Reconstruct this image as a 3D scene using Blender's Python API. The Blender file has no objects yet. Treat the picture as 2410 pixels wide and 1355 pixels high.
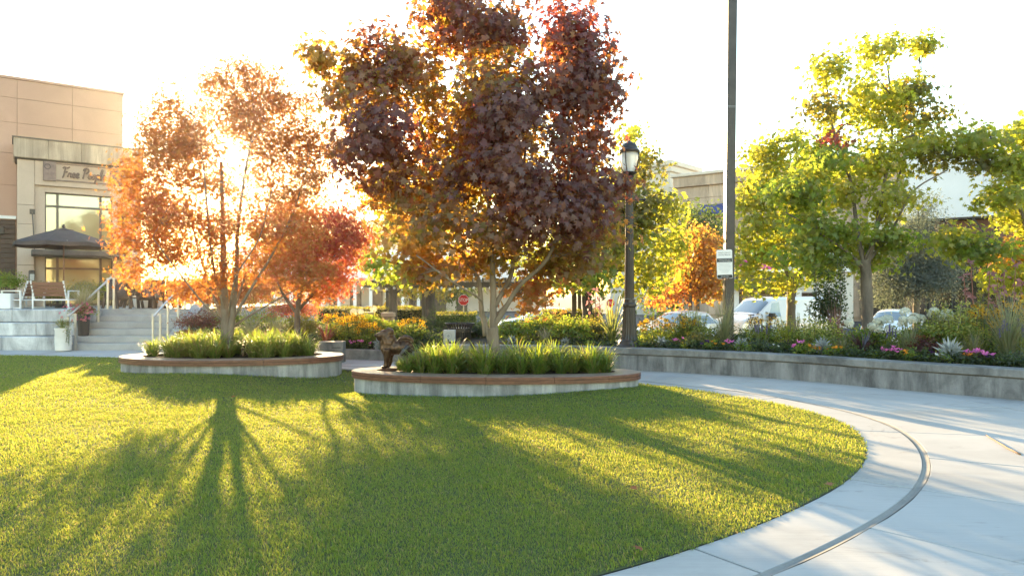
import bpy, math, random
import numpy as np
from mathutils import Vector, Matrix, noise, Euler

# ------------------------------------------------------------------ camera, sky, sun, exposure
SC = bpy.context.scene
COL = SC.collection
F, HZ, CX, H = 1650.0, 690.0, 1205.0, 1.72      # focal length and horizon in photo pixels, eye height in metres
cam = bpy.data.cameras.new('camera')
cam.lens = F / 2410 * 36
cam.sensor_width = 36
cam.shift_y = (HZ - 677.5) / 2410
cam.clip_start, cam.clip_end = 0.1, 3000
camo = bpy.data.objects.new('camera', cam)
COL.objects.link(camo)
camo.location = (0, 0, H)
camo.rotation_euler = (math.radians(90), 0, 0)
SC.camera = camo

SUN_AZ = math.atan2(545 - CX, F)                 # left of the view axis
SUN_EL = math.atan2(HZ - 352, math.hypot(F, 545 - CX))
world = bpy.data.worlds.new('World')
SC.world = world
world.use_nodes = True
nt = world.node_tree
bg = nt.nodes['Background']
sky = nt.nodes.new('ShaderNodeTexSky')
sky.sky_type = 'NISHITA'
sky.sun_disc = False
sky.sun_elevation = SUN_EL
sky.sun_rotation = SUN_AZ
sky.air_density = 1.45
sky.dust_density = 0.3
sky.ozone_density = 1.6
nt.links.new(sky.outputs[0], bg.inputs[0])
bg.inputs[1].default_value = 0.15
sun = bpy.data.lights.new('sun', 'SUN')
sun.energy = 5.0
sun.angle = math.radians(0.55)
sun.color = (1.0, 0.71, 0.36)
suno = bpy.data.objects.new('sun', sun)
COL.objects.link(suno)
sd = Vector((math.sin(SUN_AZ) * math.cos(SUN_EL), math.cos(SUN_AZ) * math.cos(SUN_EL), math.sin(SUN_EL)))
suno.rotation_euler = sd.to_track_quat('Z', 'Y').to_euler()
suno.location = sd * 60
vs = SC.view_settings
vs.view_transform = 'Standard'
vs.look = 'None'
vs.gamma = 1.0
vs.use_curve_mapping = False
vs.exposure = 2.42
cy = SC.cycles
cy.use_denoising = True
cy.max_bounces = 8
cy.diffuse_bounces = 4
cy.transmission_bounces = 6
cy.transparent_max_bounces = 6
cy.volume_bounces = 0
cy.caustics_reflective = False
cy.caustics_refractive = False
cy.sample_clamp_indirect = 6.0

rng = np.random.default_rng(7)
random.seed(7)


# ------------------------------------------------------------------ placing helpers
def at(px, py, d):
    """photo pixel + depth -> world point"""
    return Vector(((px - CX) / F * d, d, H - (py - HZ) / F * d))


def gp(px, py, z=0.0):
    """photo pixel on a level plane z -> world point"""
    d = (H - z) * F / (py - HZ)
    return Vector(((px - CX) / F * d, d, z))


def xd(px, d, z=0.0):
    return Vector(((px - CX) / F * d, d, z))


def lawn_z(x, y):
    return (-.15 * np.exp(-(((x + 3.2) / 1.6) ** 2 + ((y - 13.9) / 2.2) ** 2))
            + .09 * np.exp(-(((x + 6.6) / 2.2) ** 2 + ((y - 14.2) / 1.6) ** 2))
            + .05 * np.exp(-(((x - 1.9) / 1.2) ** 2 + ((y - 12.1) / 1.0) ** 2))
            - .06 * np.exp(-(((x + .9) / 1.5) ** 2 + ((y - 11.9) / .9) ** 2)))


# ------------------------------------------------------------------ objects and meshes
def tag(o, label=None, cat=None, group=None, kind=None):
    if label: o['label'] = label
    if cat: o['category'] = cat
    if group: o['group'] = group
    if kind: o['kind'] = kind
    return o


def empty(name, loc=(0, 0, 0), rz=0.0, label=None, cat=None, group=None):
    o = bpy.data.objects.new(name, None)
    o.empty_display_size = .1
    COL.objects.link(o)
    o.location = loc
    o.rotation_euler = (0, 0, rz)
    return tag(o, label, cat, group)


def copy_tree(o, parent=None):
    c = o.copy()
    COL.objects.link(c)
    c.parent = parent
    for ch in list(o.children):
        copy_tree(ch, c)
    return c


class MB:
    """collects vertices and faces, then links them as one mesh object"""

    def __init__(self):
        self.V, self.Fa, self.C, self.T, self.n = [], [], [], [], 0

    def add(self, v, faces, col=None, trn=None):
        v = np.asarray(v, float).reshape(-1, 3)
        k = self.n
        for f in faces:
            self.Fa.append(tuple(int(i) + k for i in f))
        self.V.append(v)
        if col is not None:
            self.C.append(np.broadcast_to(np.asarray(col, float), (len(v), 3)))
            self.T.append(np.broadcast_to(np.asarray(trn if trn is not None else col, float), (len(v), 3)))
        self.n += len(v)
        return self

    def box(self, x0, x1, y0, y1, z0, z1, m=None):
        v = [(x, y, z) for z in (z0, z1) for y in (y0, y1) for x in (x0, x1)]
        if m is not None: v = [m @ Vector(p) for p in v]
        return self.add(v, [(0, 2, 3, 1), (4, 5, 7, 6), (0, 1, 5, 4), (2, 6, 7, 3), (0, 4, 6, 2), (1, 3, 7, 5)])

    def bbox(self, x0, x1, y0, y1, z0, z1, b=.01, m=None):
        """box with chamfered edges"""
        V, Fc = [], []
        xs, ys, zs = (x0, x1), (y0, y1), (z0, z1)
        idx = {}
        for i in (0, 1):
            for j in (0, 1):
                for k in (0, 1):
                    s = (1 if i == 0 else -1, 1 if j == 0 else -1, 1 if k == 0 else -1)
                    p = (xs[i], ys[j], zs[k])
                    for a in range(3):
                        q = [p[c] + (0 if c == a else s[c] * b) for c in range(3)]
                        idx[i, j, k, a] = len(V)
                        V.append(q)
        I = idx
        for a in range(3):
            o1, o2 = (a + 1) % 3, (a + 2) % 3
            for s in (0, 1):
                c = []
                for u, w in ((0, 0), (1, 0), (1, 1), (0, 1)):
                    key = [0, 0, 0]; key[a] = s; key[o1] = u; key[o2] = w
                    c.append(I[key[0], key[1], key[2], a])
                Fc.append(c if s else c[::-1])
        for a in range(3):
            o1, o2 = (a + 1) % 3, (a + 2) % 3
            for u in (0, 1):
                for w in (0, 1):
                    k0, k1 = [0] * 3, [0] * 3
                    k0[o1] = k1[o1] = u; k0[o2] = k1[o2] = w; k1[a] = 1
                    Fc.append((I[(*k0, o1)], I[(*k1, o1)], I[(*k1, o2)], I[(*k0, o2)]))
        for i in (0, 1):
            for j in (0, 1):
                for k in (0, 1):
                    Fc.append((I[i, j, k, 0], I[i, j, k, 1], I[i, j, k, 2]))
        if m is not None: V = [m @ Vector(p) for p in V]
        return self.add(V, Fc)

    def tube(self, path, rad, n=8, caps=True, col=None, trn=None):
        P = [Vector(p) for p in path]
        R = [rad] * len(P) if isinstance(rad, (int, float)) else list(rad)
        V, Fc = [], []
        up = None
        for i, p in enumerate(P):
            t = (P[min(i + 1, len(P) - 1)] - P[max(i - 1, 0)]).normalized()
            if up is None:
                up = Vector((0, 0, 1)) if abs(t.z) < .9 else Vector((1, 0, 0))
            a = t.cross(up)
            if a.length < 1e-5: a = t.orthogonal()
            a.normalize()
            b = a.cross(t).normalized()
            up = b
            for k in range(n):
                an = 2 * math.pi * k / n
                V.append(p + (a * math.cos(an) + b * math.sin(an)) * R[i])
        for i in range(len(P) - 1):
            for k in range(n):
                k2 = (k + 1) % n
                Fc.append((i * n + k, i * n + k2, (i + 1) * n + k2, (i + 1) * n + k))
        if caps:
            Fc.append(tuple(range(n))[::-1])
            Fc.append(tuple((len(P) - 1) * n + k for k in range(n)))
        return self.add(V, Fc, col, trn)

    def bar(self, a, b, w, h=None, up=(0, 0, 1)):
        """rectangular bar between two points"""
        a, b = Vector(a), Vector(b)
        h = h or w
        t = (b - a).normalized()
        u = Vector(up)
        if abs(t.dot(u)) > .98: u = Vector((1, 0, 0)) if abs(t.x) < .9 else Vector((0, 1, 0))
        s = t.cross(u).normalized()
        u = s.cross(t).normalized()
        V = [p + s * sx * w / 2 + u * sy * h / 2 for p in (a, b) for sx, sy in ((-1, -1), (1, -1), (1, 1), (-1, 1))]
        return self.add(V, [(3, 2, 1, 0), (4, 5, 6, 7), (0, 1, 5, 4), (1, 2, 6, 5), (2, 3, 7, 6), (3, 0, 4, 7)])

    def lathe(self, prof, n=24, c=(0, 0, 0), ribs=0, ribd=0.0):
        V, Fc = [], []
        for r, z in prof:
            for k in range(n):
                an = 2 * math.pi * k / n
                rr = r * (1 - (ribd if ribs and k % 2 else 0))
                V.append((c[0] + rr * math.cos(an), c[1] + rr * math.sin(an), c[2] + z))
        for i in range(len(prof) - 1):
            for k in range(n):
                k2 = (k + 1) % n
                Fc.append((i * n + k, i * n + k2, (i + 1) * n + k2, (i + 1) * n + k))
        Fc.append(tuple(range(n))[::-1])
        Fc.append(tuple((len(prof) - 1) * n + k for k in range(n)))
        return self.add(V, Fc)

    def prism(self, poly, z0, z1):
        n = len(poly)
        V = [(p[0], p[1], z0) for p in poly] + [(p[0], p[1], z1) for p in poly]
        Fc = [tuple(range(n))[::-1], tuple(range(n, 2 * n))]
        Fc += [(i, (i + 1) % n, n + (i + 1) % n, n + i) for i in range(n)]
        return self.add(V, Fc)

    def ball(self, c, r, nu=10, nv=7, sc=(1, 1, 1), m=None):
        V, Fc = [], []
        for j in range(1, nv):
            th = math.pi * j / nv
            for i in range(nu):
                ph = 2 * math.pi * i / nu
                V.append((r * sc[0] * math.sin(th) * math.cos(ph), r * sc[1] * math.sin(th) * math.sin(ph), r * sc[2] * math.cos(th)))
        V += [(0, 0, r * sc[2]), (0, 0, -r * sc[2])]
        for j in range(nv - 2):
            for i in range(nu):
                i2 = (i + 1) % nu
                Fc.append((j * nu + i, (j + 1) * nu + i, (j + 1) * nu + i2, j * nu + i2))
        t, b = len(V) - 2, len(V) - 1
        for i in range(nu):
            i2 = (i + 1) % nu
            Fc.append((t, i, i2)); Fc.append((b, (nv - 2) * nu + i2, (nv - 2) * nu + i))
        if m is not None: V = [m @ Vector(p) for p in V]
        V = [(p[0] + c[0], p[1] + c[1], p[2] + c[2]) for p in V]
        return self.add(V, Fc)

    def build(self, name, mat, parent=None, smooth=False, loc=None):
        me = bpy.data.meshes.new(name)
        V = np.concatenate(self.V) if self.V else np.zeros((0, 3))
        me.from_pydata(V.tolist(), [], self.Fa)
        if self.C:
            paint(me, np.concatenate(self.C), np.concatenate(self.T))
        return link(name, me, mat, parent, smooth, loc)


def paint(me, C, T):
    for nm, A in (('Col', C), ('Trn', T)):
        a = me.color_attributes.new(nm, 'FLOAT_COLOR', 'POINT')
        A4 = np.ones((len(A), 4), np.float32)
        A4[:, :3] = A
        a.data.foreach_set('color', A4.ravel())


def link(name, me, mat, parent=None, smooth=False, loc=None):
    if mat is not None:
        me.materials.append(mat)
    if smooth:
        me.polygons.foreach_set('use_smooth', np.ones(len(me.polygons), bool))
        if smooth == 'auto' and hasattr(me, 'set_sharp_from_angle'):
            me.set_sharp_from_angle(angle=math.radians(38))
    me.update()
    o = bpy.data.objects.new(name, me)
    COL.objects.link(o)
    if parent is not None: o.parent = parent
    if loc is not None: o.location = loc
    return o


def fast_mesh(name, V, tris, C=None, T=None):
    """numpy triangle mesh"""
    me = bpy.data.meshes.new(name)
    V = np.ascontiguousarray(V, np.float32)
    tris = np.ascontiguousarray(tris, np.int32)
    me.vertices.add(len(V))
    me.vertices.foreach_set('co', V.ravel())
    me.loops.add(tris.size)
    me.loops.foreach_set('vertex_index', tris.ravel())
    me.polygons.add(len(tris))
    me.polygons.foreach_set('loop_start', np.arange(0, tris.size, 3, dtype=np.int32))
    me.update(calc_edges=True)
    if C is not None:
        paint(me, C, T)
    return me


# ------------------------------------------------------------------ materials
MATS = {}


def nodes(name):
    m = bpy.data.materials.new(name)
    m.use_nodes = True
    t = m.node_tree
    return m, t, t.nodes['Principled BSDF']


def ramp(t, src, stops):
    r = t.nodes.new('ShaderNodeValToRGB')
    e = r.color_ramp.elements
    while len(e) < len(stops): e.new(.5)
    for el, (p, c) in zip(e, stops):
        el.position = p
        el.color = (*c, 1) if len(c) == 3 else c
    t.links.new(src, r.inputs[0])
    return r.outputs[0]


def tex(t, scale, detail=4, rough=.55, mapping=None, dist=0.0):
    tc = t.nodes.new('ShaderNodeTexCoord')
    n = t.nodes.new('ShaderNodeTexNoise')
    n.inputs['Scale'].default_value = scale
    n.inputs['Detail'].default_value = detail
    n.inputs['Roughness'].default_value = rough
    n.inputs['Distortion'].default_value = dist
    if mapping:
        mp = t.nodes.new('ShaderNodeMapping')
        mp.inputs['Scale'].default_value = mapping
        t.links.new(tc.outputs['Object'], mp.inputs[0])
        t.links.new(mp.outputs[0], n.inputs['Vector'])
    else:
        t.links.new(tc.outputs['Object'], n.inputs['Vector'])
    return n.outputs[0]


def mixc(t, a, b, fac, mode='MIX'):
    x = t.nodes.new('ShaderNodeMix')
    x.data_type = 'RGBA'
    x.blend_type = mode
    for val, i in ((fac, 0), (a, 6), (b, 7)):
        if isinstance(val, (int, float)): x.inputs[i].default_value = val
        elif isinstance(val, tuple): x.inputs[i].default_value = (*val, 1)
        else: t.links.new(val, x.inputs[i])
    return x.outputs[2]


def bump(t, b, src, strength=.3, dist=.01):
    n = t.nodes.new('ShaderNodeBump')
    n.inputs['Strength'].default_value = strength
    n.inputs['Distance'].default_value = dist
    t.links.new(src, n.inputs['Height'])
    t.links.new(n.outputs[0], b.inputs['Normal'])


def mat(name, c, rough=.6, metal=0.0, var=.18, scale=3.0, bmp=0.0, bscale=60.0, spec=.5, streak=None):
    """plain surface with uneven tone, fine grain and optional streaks (scale per axis)"""
    if name in MATS: return MATS[name]
    m, t, b = nodes(name)
    c = np.array(c)
    lo, hi = tuple(c * (1 - var)), tuple(np.minimum(c * (1 + var), .95))
    col = ramp(t, tex(t, scale, 6), [(.3, lo), (.7, hi)])
    if streak:
        s = ramp(t, tex(t, 1.0, 5, .6, streak), [(.35, (.72, .71, .7)), (.62, (1, 1, 1))])
        col = mixc(t, col, s, .8, 'MULTIPLY')
    t.links.new(col, b.inputs['Base Color'])
    b.inputs['Roughness'].default_value = rough
    b.inputs['Metallic'].default_value = metal
    b.inputs['Specular IOR Level'].default_value = spec
    if bmp: bump(t, b, tex(t, bscale, 5), bmp, .004)
    MATS[name] = m
    return m


def concrete(name, c, scale=1.2, stain=.75, speck=True, streak=None, rough=.8):
    m, t, b = nodes(name)
    c = np.array(c)
    big = ramp(t, tex(t, scale, 7, .62, dist=.6), [(.28, tuple(c * stain)), (.5, tuple(c)), (.75, tuple(np.minimum(c * 1.14, .9)))])
    fine = ramp(t, tex(t, 38, 4), [(.3, (.88, .88, .87)), (.7, (1.06, 1.06, 1.05))])
    col = mixc(t, big, fine, .7, 'MULTIPLY')
    if streak:
        s = ramp(t, tex(t, 1.0, 7, .7, streak, .5), [(.36, (.42, .42, .43)), (.5, (.95, .95, .95)), (.64, (1.55, 1.54, 1.5))])
        col = mixc(t, col, s, .8, 'MULTIPLY')
    if speck:
        v = t.nodes.new('ShaderNodeTexVoronoi')
        v.inputs['Scale'].default_value = 9.0
        v.inputs['Randomness'].default_value = 1.0
        tc = t.nodes.new('ShaderNodeTexCoord')
        t.links.new(tc.outputs['Object'], v.inputs['Vector'])
        sp = ramp(t, v.outputs['Distance'], [(.05, (.45, .45, .45)), (.10, (1, 1, 1))])
        col = mixc(t, col, sp, .5, 'MULTIPLY')
    t.links.new(col, b.inputs['Base Color'])
    b.inputs['Roughness'].default_value = rough
    bump(t, b, tex(t, 90, 5), .35, .003)
    MATS[name] = m
    return m


def leafmat(name, gloss=.08, trans=.5, grough=.4):
    """thin leaf: diffuse front, light passing through, a little sheen; colours come per leaf"""
    m = bpy.data.materials.new(name)
    m.use_nodes = True
    t = m.node_tree
    t.nodes.remove(t.nodes['Principled BSDF'])
    out = t.nodes['Material Output']
    a = t.nodes.new('ShaderNodeAttribute'); a.attribute_name = 'Col'
    q = t.nodes.new('ShaderNodeAttribute'); q.attribute_name = 'Trn'
    d = t.nodes.new('ShaderNodeBsdfDiffuse')
    s = t.nodes.new('ShaderNodeBsdfTranslucent')
    g = t.nodes.new('ShaderNodeBsdfGlossy')
    g.inputs['Roughness'].default_value = grough
    g.inputs['Color'].default_value = (.9, .9, .95, 1)
    t.links.new(a.outputs['Color'], d.inputs['Color'])
    t.links.new(q.outputs['Color'], s.inputs['Color'])
    m1 = t.nodes.new('ShaderNodeMixShader'); m1.inputs[0].default_value = trans
    t.links.new(d.outputs[0], m1.inputs[1]); t.links.new(s.outputs[0], m1.inputs[2])
    m2 = t.nodes.new('ShaderNodeMixShader'); m2.inputs[0].default_value = gloss
    t.links.new(m1.outputs[0], m2.inputs[1]); t.links.new(g.outputs[0], m2.inputs[2])
    t.links.new(m2.outputs[0], out.inputs['Surface'])
    MATS[name] = m
    return m


def woodmat(name, c1, c2, axis=(1, 14, 14), rough=.45, bmp=.25):
    m, t, b = nodes(name)
    col = ramp(t, tex(t, 2.2, 7, .65, axis, .4), [(.3, c1), (.68, c2)])
    blot = ramp(t, tex(t, 1.3, 4), [(.35, (.75, .72, .7)), (.65, (1.1, 1.08, 1.05))])
    t.links.new(mixc(t, col, blot, .8, 'MULTIPLY'), b.inputs['Base Color'])
    b.inputs['Roughness'].default_value = rough
    bump(t, b, tex(t, 9, 5, .6, axis), bmp, .004)
    MATS[name] = m
    return m


def barkmat(name, c1, c2):
    m, t, b = nodes(name)
    n1 = tex(t, 5.5, 7, .65, (1, 1, .28), .6)
    t.links.new(ramp(t, n1, [(.3, c1), (.66, c2)]), b.inputs['Base Color'])
    b.inputs['Roughness'].default_value = .9
    bump(t, b, tex(t, 16, 6, .7, (1, 1, .25), .4), .7, .02)
    MATS[name] = m
    return m


def glassmat(name, c=(.05, .06, .06), rough=.04, ior=1.9):
    """window glass seen from outside: dark inside, strong reflection"""
    m, t, b = nodes(name)
    b.inputs['Base Color'].default_value = (*c, 1)
    b.inputs['Roughness'].default_value = rough
    b.inputs['Specular IOR Level'].default_value = 1.0
    b.inputs['IOR'].default_value = ior
    MATS[name] = m
    return m


LEAF = leafmat('leaf', .03, .5, .5)
GRASS = leafmat('grass_blade', .025, .5, .4)
STRAP = leafmat('strap_leaf', .08, .45, .35)
PETAL = leafmat('petal', .02, .5, .5)
CON_PAVE = concrete('paving_concrete', (.47, .475, .48), .9, .86, False)
CON_WALL = concrete('retaining_wall_concrete', (.18, .18, .185), 1.3, .42, True, (3.6, 3.6, .7))
CON_CAP = concrete('wall_cap_concrete', (.18, .18, .18), 1.5, .5, False, (1.6, 1.6, .8))
CON_PLANT = concrete('planter_concrete', (.245, .247, .25), 1.5, .62, True, (4.0, 4.0, .5))
CON_STEP = concrete('step_concrete', (.37, .37, .37), 1.3, .8, False)
CON_BLOCK = concrete('terrace_concrete', (.47, .475, .48), 1.1, .66, False, (1.4, 1.4, .5))
JOINT = mat('joint_filler', (.12, .115, .11), .9, bmp=.4)
SOIL = mat('soil', (.035, .024, .017), .95, var=.4, scale=9, bmp=.8, bscale=45)
ASPHALT = mat('asphalt', (.06, .06, .062), .9, var=.2, bmp=.3)
BLACKMETAL = mat('dark_bronze_paint', (.04, .034, .032), .42, .3, .25, 5, .1)
GREYMETAL = mat('grey_paint', (.2, .21, .215), .5, .2, .1)
STEEL = mat('brushed_steel', (.55, .52, .48), .38, .85, .08, 8)
WHITEPAINT = mat('white_paint', (.78, .78, .77), .45, var=.05)
BRONZE = mat('bronze', (.085, .05, .03), .4, .7, .5, 8, .5, 40)

# ================================================================== ground, lawn, paving
ground = MB().add([(-450, -60, -.42), (450, -60, -.42), (450, 610, -.42), (-450, 610, -.42)], [(0, 1, 2, 3)]).build('ground', ASPHALT)
tag(ground, 'dark grey asphalt ground of the car park behind the beds', kind='structure')

# lawn outline, clockwise from its far left corner, through the curved right edge, back under the camera
edge_px = [(-900, 838), (-400, 837), (0, 837), (270, 842), (560, 856), (815, 868), (1050, 874), (1250, 882), (1400, 893), (1517, 908), (1650, 921), (1800, 945),
           (1900, 966), (2000, 1000), (2035, 1036), (2042, 1070), (2018, 1112), (1950, 1160), (1800, 1228), (1650, 1285), (1400, 1358), (1150, 1420), (850, 1490)]
raw = [gp(*p) for p in edge_px]
raw += [Vector((-2.6, 2.4, 0)), Vector((-6, 1.2, 0)), Vector((-12, 1.0, 0)), Vector((-17, 3, 0))]
pts = [np.array((p.x, p.y)) for p in raw]


def catmull(P, k=14, closed=False):
    out, n = [], len(P)
    rngi = range(n) if closed else range(n - 1)
    for i in rngi:
        g = (lambda j: P[j % n]) if closed else (lambda j: P[min(max(j, 0), n - 1)])
        p0, p1, p2, p3 = g(i - 1), g(i), g(i + 1), g(i + 2)
        d1, d2, d3 = max(np.linalg.norm(p1 - p0), 1e-6) ** .5, max(np.linalg.norm(p2 - p1), 1e-6) ** .5, max(np.linalg.norm(p3 - p2), 1e-6) ** .5
        m1 = (p2 - p1) + d2 * 0 if d1 < 1e-2 else (p1 - p0) / d1 - (p2 - p0) / (d1 + d2) + (p2 - p1) / d2
        m2 = (p2 - p1) + d2 * 0 if d3 < 1e-2 else (p2 - p1) / d2 - (p3 - p1) / (d2 + d3) + (p3 - p2) / d3
        m1, m2 = m1 * d2, m2 * d2
        if d1 < 1e-2: m1 = p2 - p1
        if d3 < 1e-2: m2 = p2 - p1
        for s in np.linspace(0, 1, k, endpoint=False):
            h = s * s * s
            q = s * s
            out.append((2 * h - 3 * q + 1) * p1 + (h - 2 * q + s) * m1 + (-2 * h + 3 * q) * p2 + (h - q) * m2)
    if not closed: out.append(P[-1])
    return np.array(out)


LAWN = catmull(pts, 14, True)
# smooth the outline and resample it evenly
def resample(P, step, closed=True):
    Q = np.vstack([P, P[:1]]) if closed else P
    s = np.r_[0, np.cumsum(np.linalg.norm(np.diff(Q, axis=0), axis=1))]
    n = max(int(s[-1] / step), 8)
    t = np.linspace(0, s[-1], n, endpoint=not closed)
    return np.c_[np.interp(t, s, Q[:, 0]), np.interp(t, s, Q[:, 1])], s[-1]


LAWN, LL = resample(LAWN, .12)
ker = np.array([1, 4, 7, 9, 10, 9, 7, 4, 1.]); ker /= ker.sum()
def smooth_closed(P, n=3):
    for _ in range(n):
        Q = np.vstack([P[-4:], P, P[:4]])
        P = np.c_[np.convolve(Q[:, 0], ker, 'valid'), np.convolve(Q[:, 1], ker, 'valid')]
    return P
LAWN = smooth_closed(LAWN, 4)


def inside(poly, x, y):
    r = np.zeros(x.shape, bool)
    j = len(poly) - 1
    for i in range(len(poly)):
        xi, yi, xj, yj = poly[i, 0], poly[i, 1], poly[j, 0], poly[j, 1]
        if yi != yj:
            c = ((yi > y) != (yj > y)) & (x < (xj - xi) * (y - yi) / (yj - yi) + xi)
            r ^= c
        j = i
    return r


# ground of the lawn: one gently rolling sheet with its edge on the outline
gx, gy = np.meshgrid(np.arange(-18, 8, .3), np.arange(.6, 22, .3))
keep = inside(LAWN, gx, gy)
lm, lt, lb = nodes('lawn_soil')
lcol = ramp(lt, tex(lt, .7, 5), [(.3, (.045, .06, .015)), (.7, (.075, .085, .022))])
lt.links.new(lcol, lb.inputs['Base Color'])
lb.inputs['Roughness'].default_value = .95
from mathutils import geometry as mgeo
cont = [Vector((p[0], p[1])) for p in LAWN]
inner = [Vector((a, b)) for a, b in zip(gx[keep], gy[keep])]
nc = len(cont)
vv, ee, ff, *_ = mgeo.delaunay_2d_cdt(cont + inner, [(i, (i + 1) % nc) for i in range(nc)], [], 1, 1e-5)
vv = np.array([(v.x, v.y) for v in vv])
lawn = MB().add(np.c_[vv, lawn_z(vv[:, 0], vv[:, 1]) + .004], ff).build('lawn', lm, smooth=True)
tag(lawn, 'rolling green lawn ground under the short grass', kind='structure')

# blades of grass over the part of the lawn in view
def edge_distance(x, y):
    from mathutils.kdtree import KDTree
    return None


def blades():
    Xs, Ys, Ss = [], [], []
    for y0, y1, dens, sc in ((3.2, 5.6, 8600, .88), (5.6, 7.5, 6300, 1.04), (7.5, 10.5, 4200, 1.22), (10.5, 14, 2300, 1.6), (14, 20, 1200, 2.1)):
        xm = y1 * .735 + 1.8
        n = int(dens * (y1 - y0) * 2 * xm)
        x, y = rng.uniform(-xm, xm, n), rng.uniform(y0, y1, n)
        k = (np.abs(x) < y * .735 + 1.8) & ((np.abs(x) < y * .735 + .35) | (rng.uniform(0, 1, n) < .5)) & inside(LAWN, x + .022 * np.sin(x * 31 + y * 17) + rng.normal(0, .009, n), y + .022 * np.sin(y * 29 - x * 23) + rng.normal(0, .009, n))
        for ex, ey, ea, eb, er in PLANTERS:
            c, s = math.cos(-er), math.sin(-er)
            u, v = (x - ex) * c - (y - ey) * s, (x - ex) * s + (y - ey) * c
            k &= (u / (ea - .06)) ** 2 + (v / (eb - .06)) ** 2 > 1
        Xs.append(x[k]); Ys.append(y[k]); Ss.append(np.full(k.sum(), sc))
    x, y, s = np.concatenate(Xs), np.concatenate(Ys), np.concatenate(Ss)
    n = len(x)
    # mown height varies in soft patches, blades lean in loose drifts
    pn = np.sin(x * 2.1 + 1.3 * np.sin(y * 1.7)) * np.sin(y * 2.6 + np.sin(x * 1.1))
    p2 = np.sin(x * 7.3 + 2 * np.sin(y * 5.1)) * np.sin(y * 8.2 + 2 * np.sin(x * 4.7))
    h = (.031 + .006 * pn + .005 * p2) * rng.uniform(.55, 1.35, n) * s ** .35
    w = .0028 * rng.uniform(.7, 1.4, n) * s
    an = rng.uniform(0, 2 * math.pi, n)
    lean = rng.uniform(.1, .95, n) ** 1.2
    la = rng.uniform(0, 2 * math.pi, n) * .75 + 1.5 * p2
    dx, dy = np.cos(la) * lean * h, np.sin(la) * lean * h
    z = lawn_z(x, y)
    ca, sa = np.cos(an) * w, np.sin(an) * w
    V = np.zeros((n, 4, 3))
    V[:, 0] = np.c_[x, y, z]
    V[:, 1] = np.c_[x + dx * .35 - ca, y + dy * .35 - sa, z + h * .55]
    V[:, 2] = np.c_[x + dx * .35 + ca, y + dy * .35 + sa, z + h * .55]
    V[:, 3] = np.c_[x + dx, y + dy, z + h * (1 - .25 * lean)]
    b = np.arange(n)[:, None] * 4
    tr = np.stack([b + [0, 2, 1], b + [1, 2, 3]], 1).reshape(-1, 3)
    pal = np.array([(.05, .125, .02), (.068, .148, .028), (.042, .11, .02), (.115, .155, .042), (.20, .17, .08)])
    pt = np.array([(.43, .47, .055), (.50, .505, .065), (.36, .45, .055), (.60, .51, .105), (.62, .46, .18)])
    dry = np.clip(.5 + .35 * pn + .3 * p2, 0, 1)
    i = rng.choice(5, n, p=[.33, .30, .22, .11, .04])
    c, t_ = pal[i], pt[i]
    j = rng.uniform(.8, 1.2, (n, 1))
    c = c * j * (.9 + .25 * dry[:, None] * np.array([1.25, 1.0, .8]))
    t_ = t_ * j
    o = link('grass', fast_mesh('grass', V.reshape(-1, 3), tr, np.repeat(c, 4, 0), np.repeat(t_, 4, 0)), GRASS)
    tag(o, 'short mown green grass blades covering the lawn', 'grass', kind='stuff')


# planters as ellipses: x, y, half length, half depth, turn
fl, fr = gp(826, 872, .295), gp(1516, 880, .295)
PL1 = ((fl.x + fr.x) / 2, 12.95, (fr.x - fl.x) / 2 + .02, 1.02, math.radians(-3.5))
bl, br_ = gp(270, 839, .373), gp(808, 833, .373)
PL2 = ((bl.x + br_.x) / 2, 15.35, (br_.x - bl.x) / 2 + .02, 1.25, math.radians(3.0))
PLANTERS = [PL1, PL2]
blades()

# paving slabs follow the lawn's outline: a band along the edge, then wide slabs with joints square to it
pave = empty('pavement', (0, 0, 0))
tag(pave, 'pale broom finished concrete paving curving round the lawn', kind='structure')
P = LAWN
area = .5 * np.sum(P[:, 0] * np.roll(P[:, 1], -1) - np.roll(P[:, 0], -1) * P[:, 1])
def offset_pts(t):
    tan = np.roll(P, -6, 0) - np.roll(P, 6, 0)
    tan /= np.linalg.norm(tan, axis=1)[:, None]
    nor = np.c_[tan[:, 1], -tan[:, 0]] * (1 if area > 0 else -1)
    return P + nor * t
base = MB()
b0, b1 = offset_pts(-.04), offset_pts(9.3)
nb = len(P)
base.add(np.vstack([np.c_[b0, np.full(nb, -.014)], np.c_[b1, np.full(nb, -.014)]]), [(i, (i + 1) % nb, nb + (i + 1) % nb, nb + i) for i in range(nb)])
bo = base.build('joint_bed', JOINT, pave)
cum = np.r_[0, np.cumsum(np.linalg.norm(np.diff(np.vstack([P, P[:1]]), axis=0), axis=1))]
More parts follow.
